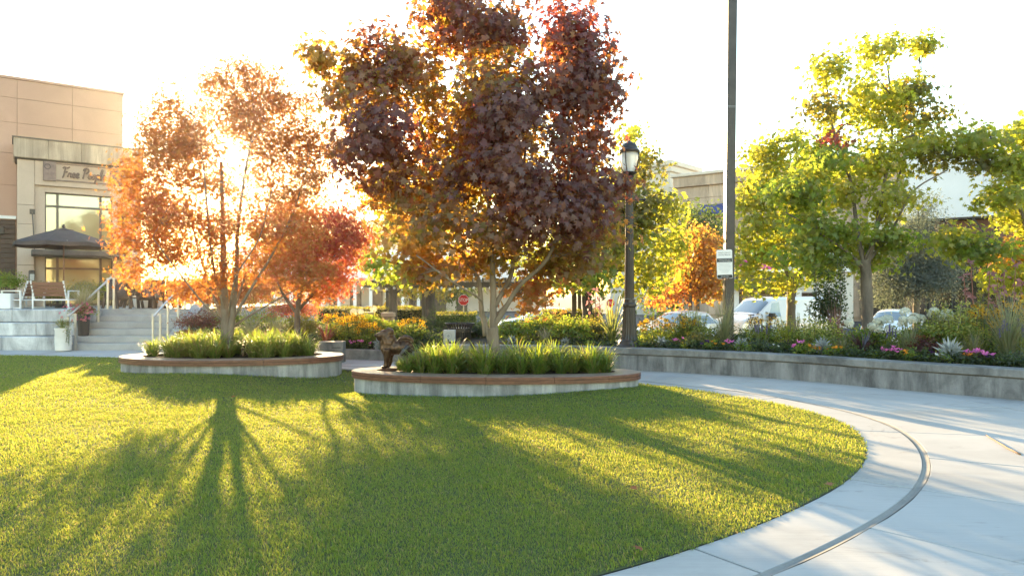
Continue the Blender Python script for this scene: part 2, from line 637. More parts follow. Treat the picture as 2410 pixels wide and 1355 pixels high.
def slab_row(t0, t1, joints, gap, name='slab'):
    A, B = offset_pts(t0), offset_pts(t1)
    A2, B2 = np.vstack([A, A[:1]]), np.vstack([B, B[:1]])
    def ev(Q, s): return np.array((np.interp(s, cum, Q[:, 0]), np.interp(s, cum, Q[:, 1])))
    for a, b in zip(joints[:-1], joints[1:]):
        ss = np.linspace(a + gap / 2, b - gap / 2, max(4, int((b - a) / .25)))
        inn = [ev(A2, s) for s in ss]
        out = [ev(B2, s) for s in ss]
        c = sum(inn + out) / (2 * len(ss))
        if c[1] < -2 or c[1] > 27 or abs(c[0]) > 24: continue
        poly = inn + out[::-1]
        # crowned edge: a small chamfer all round
        n = len(poly)
        arr = np.array(poly)
        tan = np.roll(arr, -1, 0) - np.roll(arr, 1, 0)
        tan /= np.maximum(np.linalg.norm(tan, axis=1)[:, None], 1e-6)
        a2 = .5 * np.sum(arr[:, 0] * np.roll(arr[:, 1], -1) - np.roll(arr[:, 0], -1) * arr[:, 1])
        inw = np.c_[-tan[:, 1], tan[:, 0]] * (1 if a2 > 0 else -1) * .008
        dz = rng.uniform(-.0012, .0012)
        mb = MB()
        V = np.vstack([np.c_[arr, np.full(n, -.04)], np.c_[arr, np.full(n, -.007)], np.c_[arr + inw, np.full(n, dz)]])
        m_ = len(ss)
        top = [(2 * n + i, 2 * n + i + 1, 2 * n + n - 2 - i, 2 * n + n - 1 - i) for i in range(m_ - 1)]
        side = [(r * n + i, r * n + (i + 1) % n, (r + 1) * n + (i + 1) % n, (r + 1) * n + i) for r in (0, 1) for i in range(n)]
        o = mb.add(V, top + side).build(name, SLAB[rng.integers(len(SLAB))], pave)


def slabmat(name, c):
    m, t, b = nodes(name)
    c = np.array(c)
    big = ramp(t, tex(t, .55, 6, .6, dist=.8), [(.3, tuple(c * .76)), (.5, tuple(c)), (.72, tuple(c * 1.12))])
    broom = ramp(t, tex(t, 3.0, 5, .7, (.35, 16, 1)), [(.3, (.9, .9, .9)), (.7, (1.05, 1.05, 1.05))])
    col = mixc(t, big, broom, .8, 'MULTIPLY')
    dirt = ramp(t, tex(t, 1.6, 8, .72, (.6, 1.4, 1), 1.2), [(.3, (.58, .54, .5)), (.42, (1, 1, 1))])
    col = mixc(t, col, dirt, .8, 'MULTIPLY')
    v = t.nodes.new('ShaderNodeTexVoronoi')
    v.inputs['Scale'].default_value = 2.1
    tc = t.nodes.new('ShaderNodeTexCoord')
    t.links.new(tc.outputs['Object'], v.inputs['Vector'])
    spots = ramp(t, v.outputs['Distance'], [(.018, (.35, .34, .33)), (.034, (1, 1, 1))])
    col = mixc(t, col, spots, .7, 'MULTIPLY')
    crk = ramp(t, tex(t, .9, 9, .62, (1, 1, 1), 1.6), [(.492, (1, 1, 1)), (.5, (.62, .6, .58)), (.508, (1, 1, 1))])
    patch = ramp(t, tex(t, .35, 3), [(.52, (0, 0, 0)), (.66, (.7, .7, .7))])
    col = mixc(t, col, mixc(t, (1, 1, 1), crk, patch), 1.0, 'MULTIPLY')
    t.links.new(col, b.inputs['Base Color'])
    b.inputs['Roughness'].default_value = .72
    bump(t, b, tex(t, 5, 6, .75, (.5, 34, 1)), .25, .004)
    return m


SLAB = [slabmat('paving_slab_%s' % w, c) for w, c in (('pale', (.375, .365, .355)), ('cool', (.355, .35, .345)), ('warm', (.375, .36, .343)))]
jp = gp(1650, 1285)
j0 = cum[np.argmin(np.hypot(P[:, 0] - jp.x, P[:, 1] - jp.y))]
def joints_from(step):
    k0 = -int(j0 / step)
    return [j0 + step * k for k in range(k0, int((LL - j0) / step) + 1)]
slab_row(.0, .52, joints_from(2.6), .022)
# shallow tooled gutter between the band and the slabs
ga, gb_, gc, gd = (offset_pts(t) for t in (.521, .540, .560, .583))
mb = MB()
V = np.vstack([np.c_[ga, np.full(nb, -.001)], np.c_[gb_, np.full(nb, -.008)], np.c_[gc, np.full(nb, -.008)], np.c_[gd, np.full(nb, -.001)]])
mb.add(V, [(r * nb + i, r * nb + (i + 1) % nb, (r + 1) * nb + (i + 1) % nb, (r + 1) * nb + i) for r in range(3) for i in range(nb)])
mb.build('gutter', concrete('gutter_concrete', (.215, .21, .2), 2.5, .7, False, None, .95), pave)
slab_row(.586, 3.1, joints_from(1.3), .014)
slab_row(3.114, 5.9, joints_from(1.3), .014)
slab_row(5.914, 9.2, joints_from(2.6), .014)


# ================================================================== oval planters with timber seats
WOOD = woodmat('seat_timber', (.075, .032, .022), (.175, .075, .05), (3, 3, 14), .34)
# upper face: weathered greyish tan, with the sky's pale pinkish sheen painted in
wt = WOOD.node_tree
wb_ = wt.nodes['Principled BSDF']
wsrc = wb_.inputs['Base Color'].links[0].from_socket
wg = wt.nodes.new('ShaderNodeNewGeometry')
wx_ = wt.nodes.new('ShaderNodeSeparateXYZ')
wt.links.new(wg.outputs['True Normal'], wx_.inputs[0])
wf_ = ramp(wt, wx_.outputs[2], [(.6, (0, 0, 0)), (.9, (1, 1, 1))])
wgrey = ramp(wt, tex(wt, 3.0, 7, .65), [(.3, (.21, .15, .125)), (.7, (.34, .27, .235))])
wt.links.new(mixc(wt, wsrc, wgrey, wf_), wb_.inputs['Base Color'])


def ell(a, b, k):
    return a * math.cos(k), b * math.sin(k)


def planter(spec, zs, label, zbot):
    ex, ey, a, b, r = spec
    root = empty('planter', (ex, ey, 0), r, label, 'planter', 'oval planters on the lawn')
    N = 96
    th, wd, fa = zs - .0, .46, .125
    # wall: hollow ring of cast concrete, split by two thin pour joints
    mb = MB()
    V, Fc = [], []
    ins = .045
    for k in range(N):
        an = 2 * math.pi * k / N
        o, i = ell(a - ins, b - ins, an), ell(a - .34, b - .34, an)
        V += [(*o, zbot), (*o, zs - fa), (*i, zs - fa), (*i, zbot)]
    for k in range(N):
        j = (k + 1) % N
        for c in range(4):
            d = (c + 1) % 4
            Fc.append((k * 4 + c, j * 4 + c, j * 4 + d, k * 4 + d))
    mb.add(V, [f for f in Fc])
    mb.build('wall', CON_PLANT, root, 'auto')
    # seat boards: curved lengths laid end to end
    segs = 14
    for s in range(segs):
        mb = MB()
        k0, k1 = s / segs + .00022, (s + 1) / segs - .00022
        rows = []
        m = 9
        dz = rng.uniform(-.0015, .0015)
        for q in range(m):
            an = 2 * math.pi * (k0 + (k1 - k0) * q / (m - 1)) + .2
            o, i = ell(a, b, an), ell(a - wd, b - wd * .93, an)
            o2 = ell(a - .012, b - .012, an)
            rows.append([(*o, zs - fa + .003), (*o, zs - .013 + dz), (*o2, zs + dz), (*i, zs + dz), (*i, zs - fa + .003)])
        V = [p for row in rows for p in row]
        Fc = [(q * 5 + c, (q + 1) * 5 + c, (q + 1) * 5 + (c + 1) % 5, q * 5 + (c + 1) % 5) for q in range(m - 1) for c in range(5)]
        Fc += [(4, 3, 2, 1, 0), tuple((m - 1) * 5 + c for c in range(5))]
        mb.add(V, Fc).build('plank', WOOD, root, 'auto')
        # shadow gap below the top board
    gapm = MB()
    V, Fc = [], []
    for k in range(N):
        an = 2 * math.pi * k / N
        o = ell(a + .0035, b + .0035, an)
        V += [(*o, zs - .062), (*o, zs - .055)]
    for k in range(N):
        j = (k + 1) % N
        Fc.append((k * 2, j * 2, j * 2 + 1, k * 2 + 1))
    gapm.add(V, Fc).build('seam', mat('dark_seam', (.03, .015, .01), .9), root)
    # soil mounded a little
    mb = MB()
    V, Fc = [(0, 0, zs + .01)], []
    rings = 7
    for q in range(1, rings + 1):
        for k in range(48):
            an = 2 * math.pi * k / 48
            x, y = ell((a - wd - .004) * q / rings, (b - wd * .93 - .004) * q / rings, an)
            V.append((x, y, zs - .05 + .06 * (1 - (q / rings) ** 2) + (rng.uniform(-.014, .014) if q < rings else 0)))
    for k in range(48):
        Fc.append((0, 1 + k, 1 + (k + 1) % 48))
    for q in range(rings - 1):
        for k in range(48):
            j = (k + 1) % 48
            Fc.append((1 + q * 48 + k, 1 + (q + 1) * 48 + k, 1 + (q + 1) * 48 + j, 1 + q * 48 + j))
    mb.add(V, Fc).build('soil', SOIL, root, True)
    return root


planter(PL1, .295, 'nearer oval concrete planter with red brown timber seat and the bronze dog', -.3)
planter(PL2, .373, 'farther oval concrete planter with timber seat in front of the steps', -.3)

# ================================================================== curved retaining wall of the flower bed
wall_px = [(2900, 993), (2650, 968), (2410, 943), (2300, 933), (2100, 916), (1900, 897), (1700, 883), (1520, 873), (1350, 866), (1180, 862), (1040, 861)]
WB = [gp(*p) for p in wall_px]
WC = catmull([np.array((p.x, p.y)) for p in WB], 8)
WC, _ = resample(WC, .3, False)


def wall_depth(px):
    """depth of the wall's front face along the view line of a photo column"""
    sl = WC[:, 0] / WC[:, 1] * F + CX
    o = np.argsort(sl)
    return float(np.interp(px, sl[o], WC[o, 1]))


def strip_wall(curve, prof, name, m, parent=None, caps=True):
    """sweep a closed profile (out, z) along a plan curve; out is towards the back"""
    tan = np.gradient(curve, axis=0)
    tan /= np.linalg.norm(tan, axis=1)[:, None]
    nor = np.c_[-tan[:, 1], tan[:, 0]]
    if nor[len(nor) // 2, 1] < 0: nor = -nor
    V, Fc, k = [], [], len(prof)
    for p, n in zip(curve, nor):
        for o, z in prof:
            V.append((p[0] + n[0] * o, p[1] + n[1] * o, z))
    for i in range(len(curve) - 1):
        for c in range(k):
            d = (c + 1) % k
            Fc.append((i * k + c, (i + 1) * k + c, (i + 1) * k + d, i * k + d))
    if caps: Fc += [tuple(range(k)), tuple((len(curve) - 1) * k + c for c in range(k))[::-1]]
    return MB().add(V, Fc).build(name, m, parent, 'auto')


rw = empty('retaining_wall', (0, 0, 0), 0, 'long curved grey concrete retaining wall in front of the flower bed', 'wall')
# the wall is cast in lengths; each length of body and cap is its own piece
nseg = 7
idx = np.linspace(0, len(WC) - 1, nseg + 1).astype(int)
for a, b in zip(idx[:-1], idx[1:]):
    c = WC[a:b + 1].copy()
    u = (c[-1] - c[-2]); c[-1] -= u / np.linalg.norm(u) * .004
    strip_wall(c, [(.025, -.25), (.025, .338), (.42, .338), (.42, -.25)], 'wall_length', CON_WALL, rw)
    strip_wall(c, [(0, .365), (0, .48), (.012, .492), (.44, .492), (.45, .48), (.45, .365), (.075, .365), (.075, .34), (.065, .34), (.065, .365)], 'cap_length', CON_CAP, rw)

low_px = [(1035, 860), (960, 852), (880, 847), (800, 845), (700, 844), (600, 841), (500, 836), (435, 829)]
LC = catmull([np.array((gp(*p).x, gp(*p).y)) for p in low_px], 8)
LC, _ = resample(LC, .3, False)
lw = strip_wall(LC, [(0, -.2), (0, .245), (.012, .257), (.27, .257), (.28, .245), (.28, -.2)], 'low_wall', CON_CAP)
tag(lw, 'low concrete kerb wall behind the dog statue and planters', 'wall')


def low_depth(px):
    sl = LC[:, 0] / LC[:, 1] * F + CX
    o = np.argsort(sl)
    return float(np.interp(px, sl[o], LC[o, 1]))


# soil of the beds, rising slightly to the back
def bed(curve, off, z0, z1, depth, name, label):
    tan = np.gradient(curve, axis=0)
    tan /= np.linalg.norm(tan, axis=1)[:, None]
    nor = np.c_[-tan[:, 1], tan[:, 0]]
    if nor[len(nor) // 2, 1] < 0: nor = -nor
    V, Fc = [], []
    rows = 9
    for p, n in zip(curve, nor):
        for r in range(rows):
            o = off + (depth - off) * r / (rows - 1)
            V.append((p[0] + n[0] * o * .3, p[1] + abs(n[1]) * o + (o * .7 if 0 else 0), z0 + (z1 - z0) * math.sin(math.pi * .5 * r / (rows - 1)) - (.9 if r == rows - 1 else 0) + rng.uniform(-.012, .012)))
    for i in range(len(curve) - 1):
        for r in range(rows - 1):
            k = i * rows + r
            Fc.append((k, k + rows, k + rows + 1, k + 1))
    o = MB().add(V, Fc).build(name, SOIL, None, True)
    return tag(o, label, kind='structure')


bed(WC, .40, .46, .52, 5.5, 'bed_soil', 'dark soil of the raised flower bed behind the long wall')
bed(LC, .26, .235, .75, 4.6, 'slope_soil', 'dark soil sloping up behind the low wall beside the steps')

# ================================================================== leaves and trees
def leaf_shape(kind):
    if kind == 'maple':
        h = [(.30, .02), (.56, .16), (.27, .34), (.60, .74), (.17, .56)]
    elif kind == 'lace':          # narrow lobes
        h = [(.10, .05), (.62, .10), (.16, .26), (.58, .72), (.10, .42)]
    if kind in ('maple', 'lace'):
        V = [(0, 0, 0)] + [(x, y, -.16 * (x * x + .4 * y * y)) for x, y in h] + [(0, 1.0, -.2)] + [(-x, y, -.16 * (x * x + .4 * y * y)) for x, y in h[::-1]]
        # 0 base,1 b2r,2 T2r,3 N2r,4 T1r,5 N1r,6 T0,7 N1l,8 T1l,9 N2l,10 T2l,11 b2l
        T = [(0, 1, 3), (1, 2, 3), (3, 4, 5), (5, 6, 7), (7, 8, 9), (9, 10, 11), (9, 11, 0), (0, 3, 5), (0, 5, 7), (0, 7, 9)]
        return np.array(V, float), np.array(T)
    if kind == 'oval':
        V = [(0, 0, 0), (.24, .4, -.06), (0, 1, -.12), (-.24, .4, -.06)]
        return np.array(V, float), np.array([(0, 1, 2), (0, 2, 3)])
    if kind == 'narrow':
        V = [(0, 0, 0), (.1, .45, 0), (0, 1, -.1), (-.1, .45, 0)]
        return np.array(V, float), np.array([(0, 1, 2), (0, 2, 3)])
    if kind == 'rough':           # small toothed leaf, cheap
        V = [(0, 0, 0), (.42, .3, -.06), (.2, .5, 0), (0, 1, -.12), (-.2, .5, 0), (-.42, .3, -.06)]
        return np.array(V, float), np.array([(0, 1, 2), (2, 3, 4), (4, 5, 0), (0, 2, 4)])


def frames(N, tip, nrm):
    """leaf frames from tip and normal directions (N,3)"""
    nrm = nrm / np.maximum(np.linalg.norm(nrm, axis=1)[:, None], 1e-6)
    tip = tip - nrm * (tip * nrm).sum(1)[:, None]
    tip = tip / np.maximum(np.linalg.norm(tip, axis=1)[:, None], 1e-6)
    side = np.cross(tip, nrm)
    return side, tip, nrm


def place_leaves(kind, pos, side, tip, nrm, size, col, trn):
    L, T = leaf_shape(kind)
    n, k = len(pos), len(L)
    size = np.asarray(size)[:, None, None]
    V = pos[:, None, :] + size * (L[None, :, 0:1] * side[:, None, :] + L[None, :, 1:2] * tip[:, None, :] + L[None, :, 2:3] * nrm[:, None, :])
    tri = (np.arange(n)[:, None, None] * k + T[None]).reshape(-1, 3)
    return V.reshape(-1, 3), tri, np.repeat(col, k, 0), np.repeat(trn, k, 0)


PAL = {  # reflecting colour, colour of light coming through
    'purple': [((.105, .058, .065), (.42, .12, .05)), ((.125, .075, .075), (.54, .22, .05)), ((.10, .065, .055), (.55, .28, .05)), ((.13, .06, .06), (.50, .11, .05))],
    'bronze': [((.13, .08, .05), (.80, .42, .05)), ((.12, .085, .045), (.80, .52, .06)), ((.15, .07, .05), (.76, .30, .05)), ((.09, .085, .035), (.64, .54, .06))],
    'scarlet': [((.20, .05, .05), (.74, .13, .08)), ((.14, .05, .05), (.62, .16, .07)), ((.11, .055, .055), (.5, .14, .06))],
    'rust': [((.19, .085, .04), (.80, .37, .08)), ((.16, .08, .04), (.80, .44, .10)), ((.22, .085, .04), (.80, .31, .08)), ((.14, .08, .04), (.70, .38, .08))],
    'orange': [((.25, .09, .035), (.88, .34, .07)), ((.24, .075, .035), (.86, .26, .06)), ((.16, .10, .03), (.78, .48, .09))],
    'red': [((.30, .07, .045), (.92, .20, .09)), ((.28, .09, .045), (.92, .30, .09)), ((.24, .055, .045), (.88, .14, .09)), ((.26, .12, .045), (.9, .42, .1))],
    'lime': [((.11, .15, .025), (.78, .82, .06)), ((.13, .16, .03), (.86, .82, .07)), ((.09, .135, .025), (.66, .76, .06)), ((.15, .145, .03), (.9, .76, .08))],
    'green': [((.065, .11, .024), (.50, .66, .05)), ((.08, .12, .026), (.60, .70, .06)), ((.06, .10, .024), (.44, .60, .05)), ((.095, .105, .026), (.68, .60, .06))],
    'olive': [((.075, .085, .025), (.48, .44, .05)), ((.09, .08, .03), (.55, .42, .05)), ((.06, .08, .025), (.40, .42, .04))],
    'blaze': [((.24, .085, .025), (.9, .42, .06)), ((.22, .10, .03), (.88, .5, .07)), ((.17, .11, .03), (.8, .55, .08))],
    'grey': [((.11, .125, .11), (.2, .24, .15)), ((.14, .155, .14), (.22, .25, .17)), ((.085, .10, .085), (.17, .21, .13))],
    'dark': [((.035, .055, .022), (.16, .22, .03)), ((.045, .065, .025), (.20, .26, .04)), ((.03, .045, .02), (.12, .18, .03))],
    'gold': [((.42, .40, .11), (.7, .62, .14)), ((.34, .34, .08), (.6, .58, .10)), ((.10, .15, .035), (.4, .45, .06))],
    'burgundy': [((.07, .025, .03), (.4, .08, .05)), ((.09, .035, .035), (.5, .14, .05)), ((.06, .04, .03), (.35, .16, .04))],
}


def pick(pal, n, jit=.16):
    p = PAL[pal]
    c = np.array([a for a, _ in p]); t = np.array([b for _, b in p])
    i = rng.integers(len(p), size=n)
    j = rng.uniform(1 - jit, 1 + jit, (n, 1))
    return np.clip(c[i] * j, 0, .9), np.clip(t[i] * j, 0, .95)


def bez(a, b, c, n=8, jit=0.0):
    out = []
    for i in range(n):
        s = i / (n - 1)
        p = a * (1 - s) ** 2 + b * 2 * s * (1 - s) + c * s * s
        if jit and 0 < i < n - 1:
            p = p + Vector(rng.normal(0, jit, 3))
        out.append(p)
    return out


BARK_TAN = barkmat('maple_bark', (.14, .105, .075), (.27, .22, .17))
BARK_GREY = barkmat('grey_bark', (.085, .07, .06), (.20, .17, .14))
BARK_DARK = barkmat('dark_bark', (.035, .03, .026), (.10, .085, .07))


def tree(name, label, cat, base, D, stems, blobs, leaf, size, count, bark, spread=(.17, .09), per=13, carve=-.12, freq=1.1, twigs=9, group=None, depth=.85,
         droop=.5, twig_r=.010, loose=0, limb_r=.035, seed=1):
    """stems: list of (points (px, py, depth offset), radius at foot, radius at tip); blobs: (px, py, rx, ry, depth offset, palette, weight)"""
    global rng
    keep_rng = rng
    rng = np.random.default_rng(seed)
    root = empty(name, base, 0, label, cat, group)
    B = Vector(base)
    polys = []
    for si, (ptsx, r0, r1) in enumerate(stems):
        pp = [at(px, py, D + do) - B for px, py, do in ptsx]
        C3 = [np.array(p) for p in pp]
        # a smooth line through the stem's points
        q = catmull3(C3, 6)
        m = len(q)
        rad = [r0 + (r1 - r0) * (i / (m - 1)) ** .8 for i in range(m)]
        if si == 0:
            rad[0] *= 1.5; rad[1] *= 1.22; rad[2] *= 1.08
        q = [Vector(p) + Vector((*rng.normal(0, rad[i] * .06, 2), 0)) for i, p in enumerate(q)]
        MB().tube(q, rad, 12 if r0 > .06 else 8).build('trunk' if si == 0 else 'limb', bark, root, True)
        polys += [(p, rad[i], i / (m - 1), si) for i, p in enumerate(q)]
    P, N, T, S, C, X = [], [], [], [], [], []
    W = np.array([b[6] * b[2] * b[3] for b in blobs], float); W /= W.sum()
    tw = MB()
    for bi, (px, py, rx, ry, do, pal, wgt) in enumerate(blobs):
        d = D + do
        c = at(px, py, d) - B
        ax, az = rx / F * d, ry / F * d
        ay = ax * depth
        nl = int(count * W[bi])
        ncl = max(4, nl // per)
        # cluster centres: uneven, with holes
        cand = rng.normal(size=(ncl * 5, 3))
        cand /= np.linalg.norm(cand, axis=1)[:, None]
        cand *= (rng.uniform(0, 1, (len(cand), 1)) ** (1 / 2.4))
        cand = cand * (ax, ay, az)
        okc = []
        for q in cand:
            w = Vector(q) + c + B
            if noise.noise(w * freq) > carve + .25 * noise.noise(w * freq * 2.7):
                okc.append(q)
            if len(okc) >= ncl: break
        okc = np.array(okc if len(okc) > 2 else list(cand[:4]))
        # limb to the blob from the nearest fitting stem point below it
        best = min(polys, key=lambda s: (s[0] - c).length + (0.9 * max(0, s[0].z - c.z + .25)) + (1.2 if s[2] < .35 else 0) )
        s0 = best[0]
        L = (c - s0).length
        r0 = min(best[1] * .8, limb_r)
        limb = bez(s0, s0 + Vector((0, 0, L * .35)) + (c - s0) * .35, c, 9, L * .018)
        lm_ = MB().tube(limb, [r0 + (twig_r * .8 - r0) * (i / 8) ** .8 for i in range(9)], 7)
        lm_.build('branch', bark, root, True)
        for k in rng.choice(len(okc), min(twigs, len(okc)), replace=False):
            e = Vector(okc[k]) + c
            i0 = int(rng.integers(2, 8))
            a = limb[i0]
            tw.tube(bez(a, a + (e - a) * .5 + Vector((0, 0, (e - a).length * .18)), e, 6, (e - a).length * .02), [twig_r * (1 - .13 * i) for i in range(6)], 5, False)
        # leaves hang in flattened sprays round each cluster centre
        ci = rng.integers(len(okc), size=nl)
        off = rng.normal(size=(nl, 3)) * (spread[0], spread[0], spread[1])
        pos = okc[ci] + off
        out = pos / (ax, ay, az)
        out /= np.maximum(np.linalg.norm(out, axis=1)[:, None], .2)
        off_n = off / np.maximum(np.linalg.norm(off, axis=1)[:, None], 1e-6)
        nr = np.array((0, -.12, .32)) + out * .6 + off_n * .3 + rng.normal(0, .5, (nl, 3))
        tp = out * .5 + off_n * .6 + np.array((0, 0, -droop)) + rng.normal(0, .35, (nl, 3))
        P.append(pos + np.array(c)); N.append(nr); T.append(tp)
        S.append(size * rng.uniform(.6, 1.2, nl))
        # tints change from spray to spray
        cc, tt = pick(pal, len(okc), .2)
        c2, t2 = pick(pal, nl, .2)
        mixv = .55
        C.append(cc[ci] * mixv + c2 * (1 - mixv)); X.append(tt[ci] * mixv + t2 * (1 - mixv))
    if tw.n: tag(tw.build('twigs', bark, root, True), kind='stuff')
    P, N, T, S, C, X = map(np.concatenate, (P, N, T, S, C, X))
    if loose:   # the leaves that stand nearest to the viewer are pieces of their own
        o = np.argsort(P[:, 1])
        near, rest = o[:loose], o[loose:]
        sd_, tp_, nr_ = frames(loose, T[near], N[near])
        Lf, Tf = leaf_shape(leaf)
        mes = []
        for k in range(8):
            me = fast_mesh('leaf', Lf, Tf, np.repeat(C[near[k * 7]][None], len(Lf), 0), np.repeat(X[near[k * 7]][None], len(Lf), 0))
            me.materials.append(LEAF)
            mes.append(me)
        for k, i in enumerate(near):
            lo = bpy.data.objects.new('leaf', mes[k % 8])
            COL.objects.link(lo)
            lo.parent = root
            M3 = Matrix((sd_[k], tp_[k], nr_[k])).transposed().to_4x4()
            lo.matrix_local = Matrix.Translation(P[i]) @ M3 @ Matrix.Scale(S[i], 4)
        P, N, T, S, C, X = P[rest], N[rest], T[rest], S[rest], C[rest], X[rest]
    sd_, tp_, nr_ = frames(len(P), T, N)
    V, tri, cc, tt = place_leaves(leaf, P, sd_, tp_, nr_, S, C, X)
    cr = link('crown', fast_mesh('crown', V, tri, cc, tt), LEAF, root)
    if loose: cr['kind'] = 'stuff'
    rng = keep_rng
    return root


def catmull3(P, k):
    out, n = [], len(P)
    g = lambda j: P[min(max(j, 0), n - 1)] if 0 <= j < n else (2 * P[0] - P[1] if j < 0 else 2 * P[-1] - P[-2])
    for i in range(n - 1):
        p0, p1, p2, p3 = g(i - 1), g(i), g(i + 1), g(i + 2)
        for s in np.linspace(0, 1, k, endpoint=False):
            out.append(.5 * (2 * p1 + (p2 - p0) * s + (2 * p0 - 5 * p1 + 4 * p2 - p3) * s * s + (3 * p1 - p0 - 3 * p2 + p3) * s ** 3))
    out.append(P[-1])
    return out


# ---- purple maple in the nearer planter
D1 = PL1[1] + .12
tree('maple_tree', 'purple leaved maple growing from the nearer oval planter', 'tree', xd(1163, D1, .28), D1,
     [([(1163, 873, 0), (1162, 810, 0), (1160, 770, 0)], .105, .10),
      ([(1156, 806, 0), (1134, 735, .05), (1126, 660, .1), (1085, 590, .3), (1040, 470, .5), (1000, 330, .5)], .058, .022),
      ([(1160, 785, 0), (1161, 700, 0), (1158, 620, -.1), (1150, 480, -.1), (1130, 300, 0), (1110, 80, 0)], .078, .02),
      ([(1160, 772, 0), (1195, 715, -.1), (1225, 670, -.2), (1290, 605, -.4), (1330, 480, -.5), (1340, 330, -.4), (1330, 200, -.3)], .056, .02),
      ([(1165, 720, 0), (1205, 640, .3), (1205, 560, .5), (1230, 400, .6), (1250, 260, .6)], .05, .02),
      ([(1140, 790, 0), (1135, 720, -.2), (1125, 700, -.4), (1060, 660, -.7), (980, 600, -.9)], .032, .012)],
     [(775, 128, 66, 48, .2, 'bronze', 1), (828, 165, 62, 52, .2, 'bronze', 1), (890, 150, 100, 86, .3, 'purple', 1), (850, 235, 98, 66, 0, 'bronze', 1), (1000, 180, 110, 110, .4, 'bronze', .9),
      (1110, 40, 150, 95, .1, 'purple', 1), (1190, 60, 75, 80, -.3, 'purple', .8), (1040, 20, 80, 50, .2, 'bronze', .8), (1345, 70, 84, 66, -.2, 'scarlet', 1.05), (1340, 130, 92, 70, -.3, 'purple', 1),
      (1330, 200, 125, 95, -.5, 'purple', 1.1), (1430, 205, 62, 66, -.2, 'purple', 1), (1160, 200, 110, 100, -.6, 'bronze', 1),
      (930, 330, 120, 90, -.6, 'purple', 1.05), (860, 400, 70, 70, .1, 'purple', .8), (1080, 330, 120, 95, .4, 'bronze', 1), (1230, 300, 130, 90, -.9, 'purple', 1.1),
      (1378, 325, 74, 80, .1, 'purple', 1.05), (1180, 420, 140, 75, -1.1, 'purple', 1.15), (1020, 440, 120, 80, -.4, 'bronze', 1), (1372, 430, 108, 78, -.6, 'purple', 1.1),
      (920, 470, 75, 70, .5, 'bronze', .8), (1290, 510, 150, 65, -1.0, 'purple', 1.1), (1100, 530, 130, 65, -.8, 'bronze', 1), (1405, 545, 66, 55, .1, 'bronze', .9),
      (970, 570, 90, 60, .2, 'blaze', .8), (1010, 640, 70, 50, -.4, 'bronze', .7), (1210, 600, 140, 55, .3, 'bronze', .9), (1350, 610, 110, 45, -.2, 'bronze', .8),
      (1250, 680, 70, 60, .6, 'orange', .75), (1110, 610, 90, 50, .7, 'blaze', .7), (1150, 310, 160, 160, 1.1, 'bronze', .8), (1240, 450, 190, 130, 1.0, 'bronze', .8)],
     'maple', .13, 29500, BARK_TAN, spread=(.16, .12), per=14, carve=-.12, twigs=9, loose=300, limb_r=.035, seed=11)

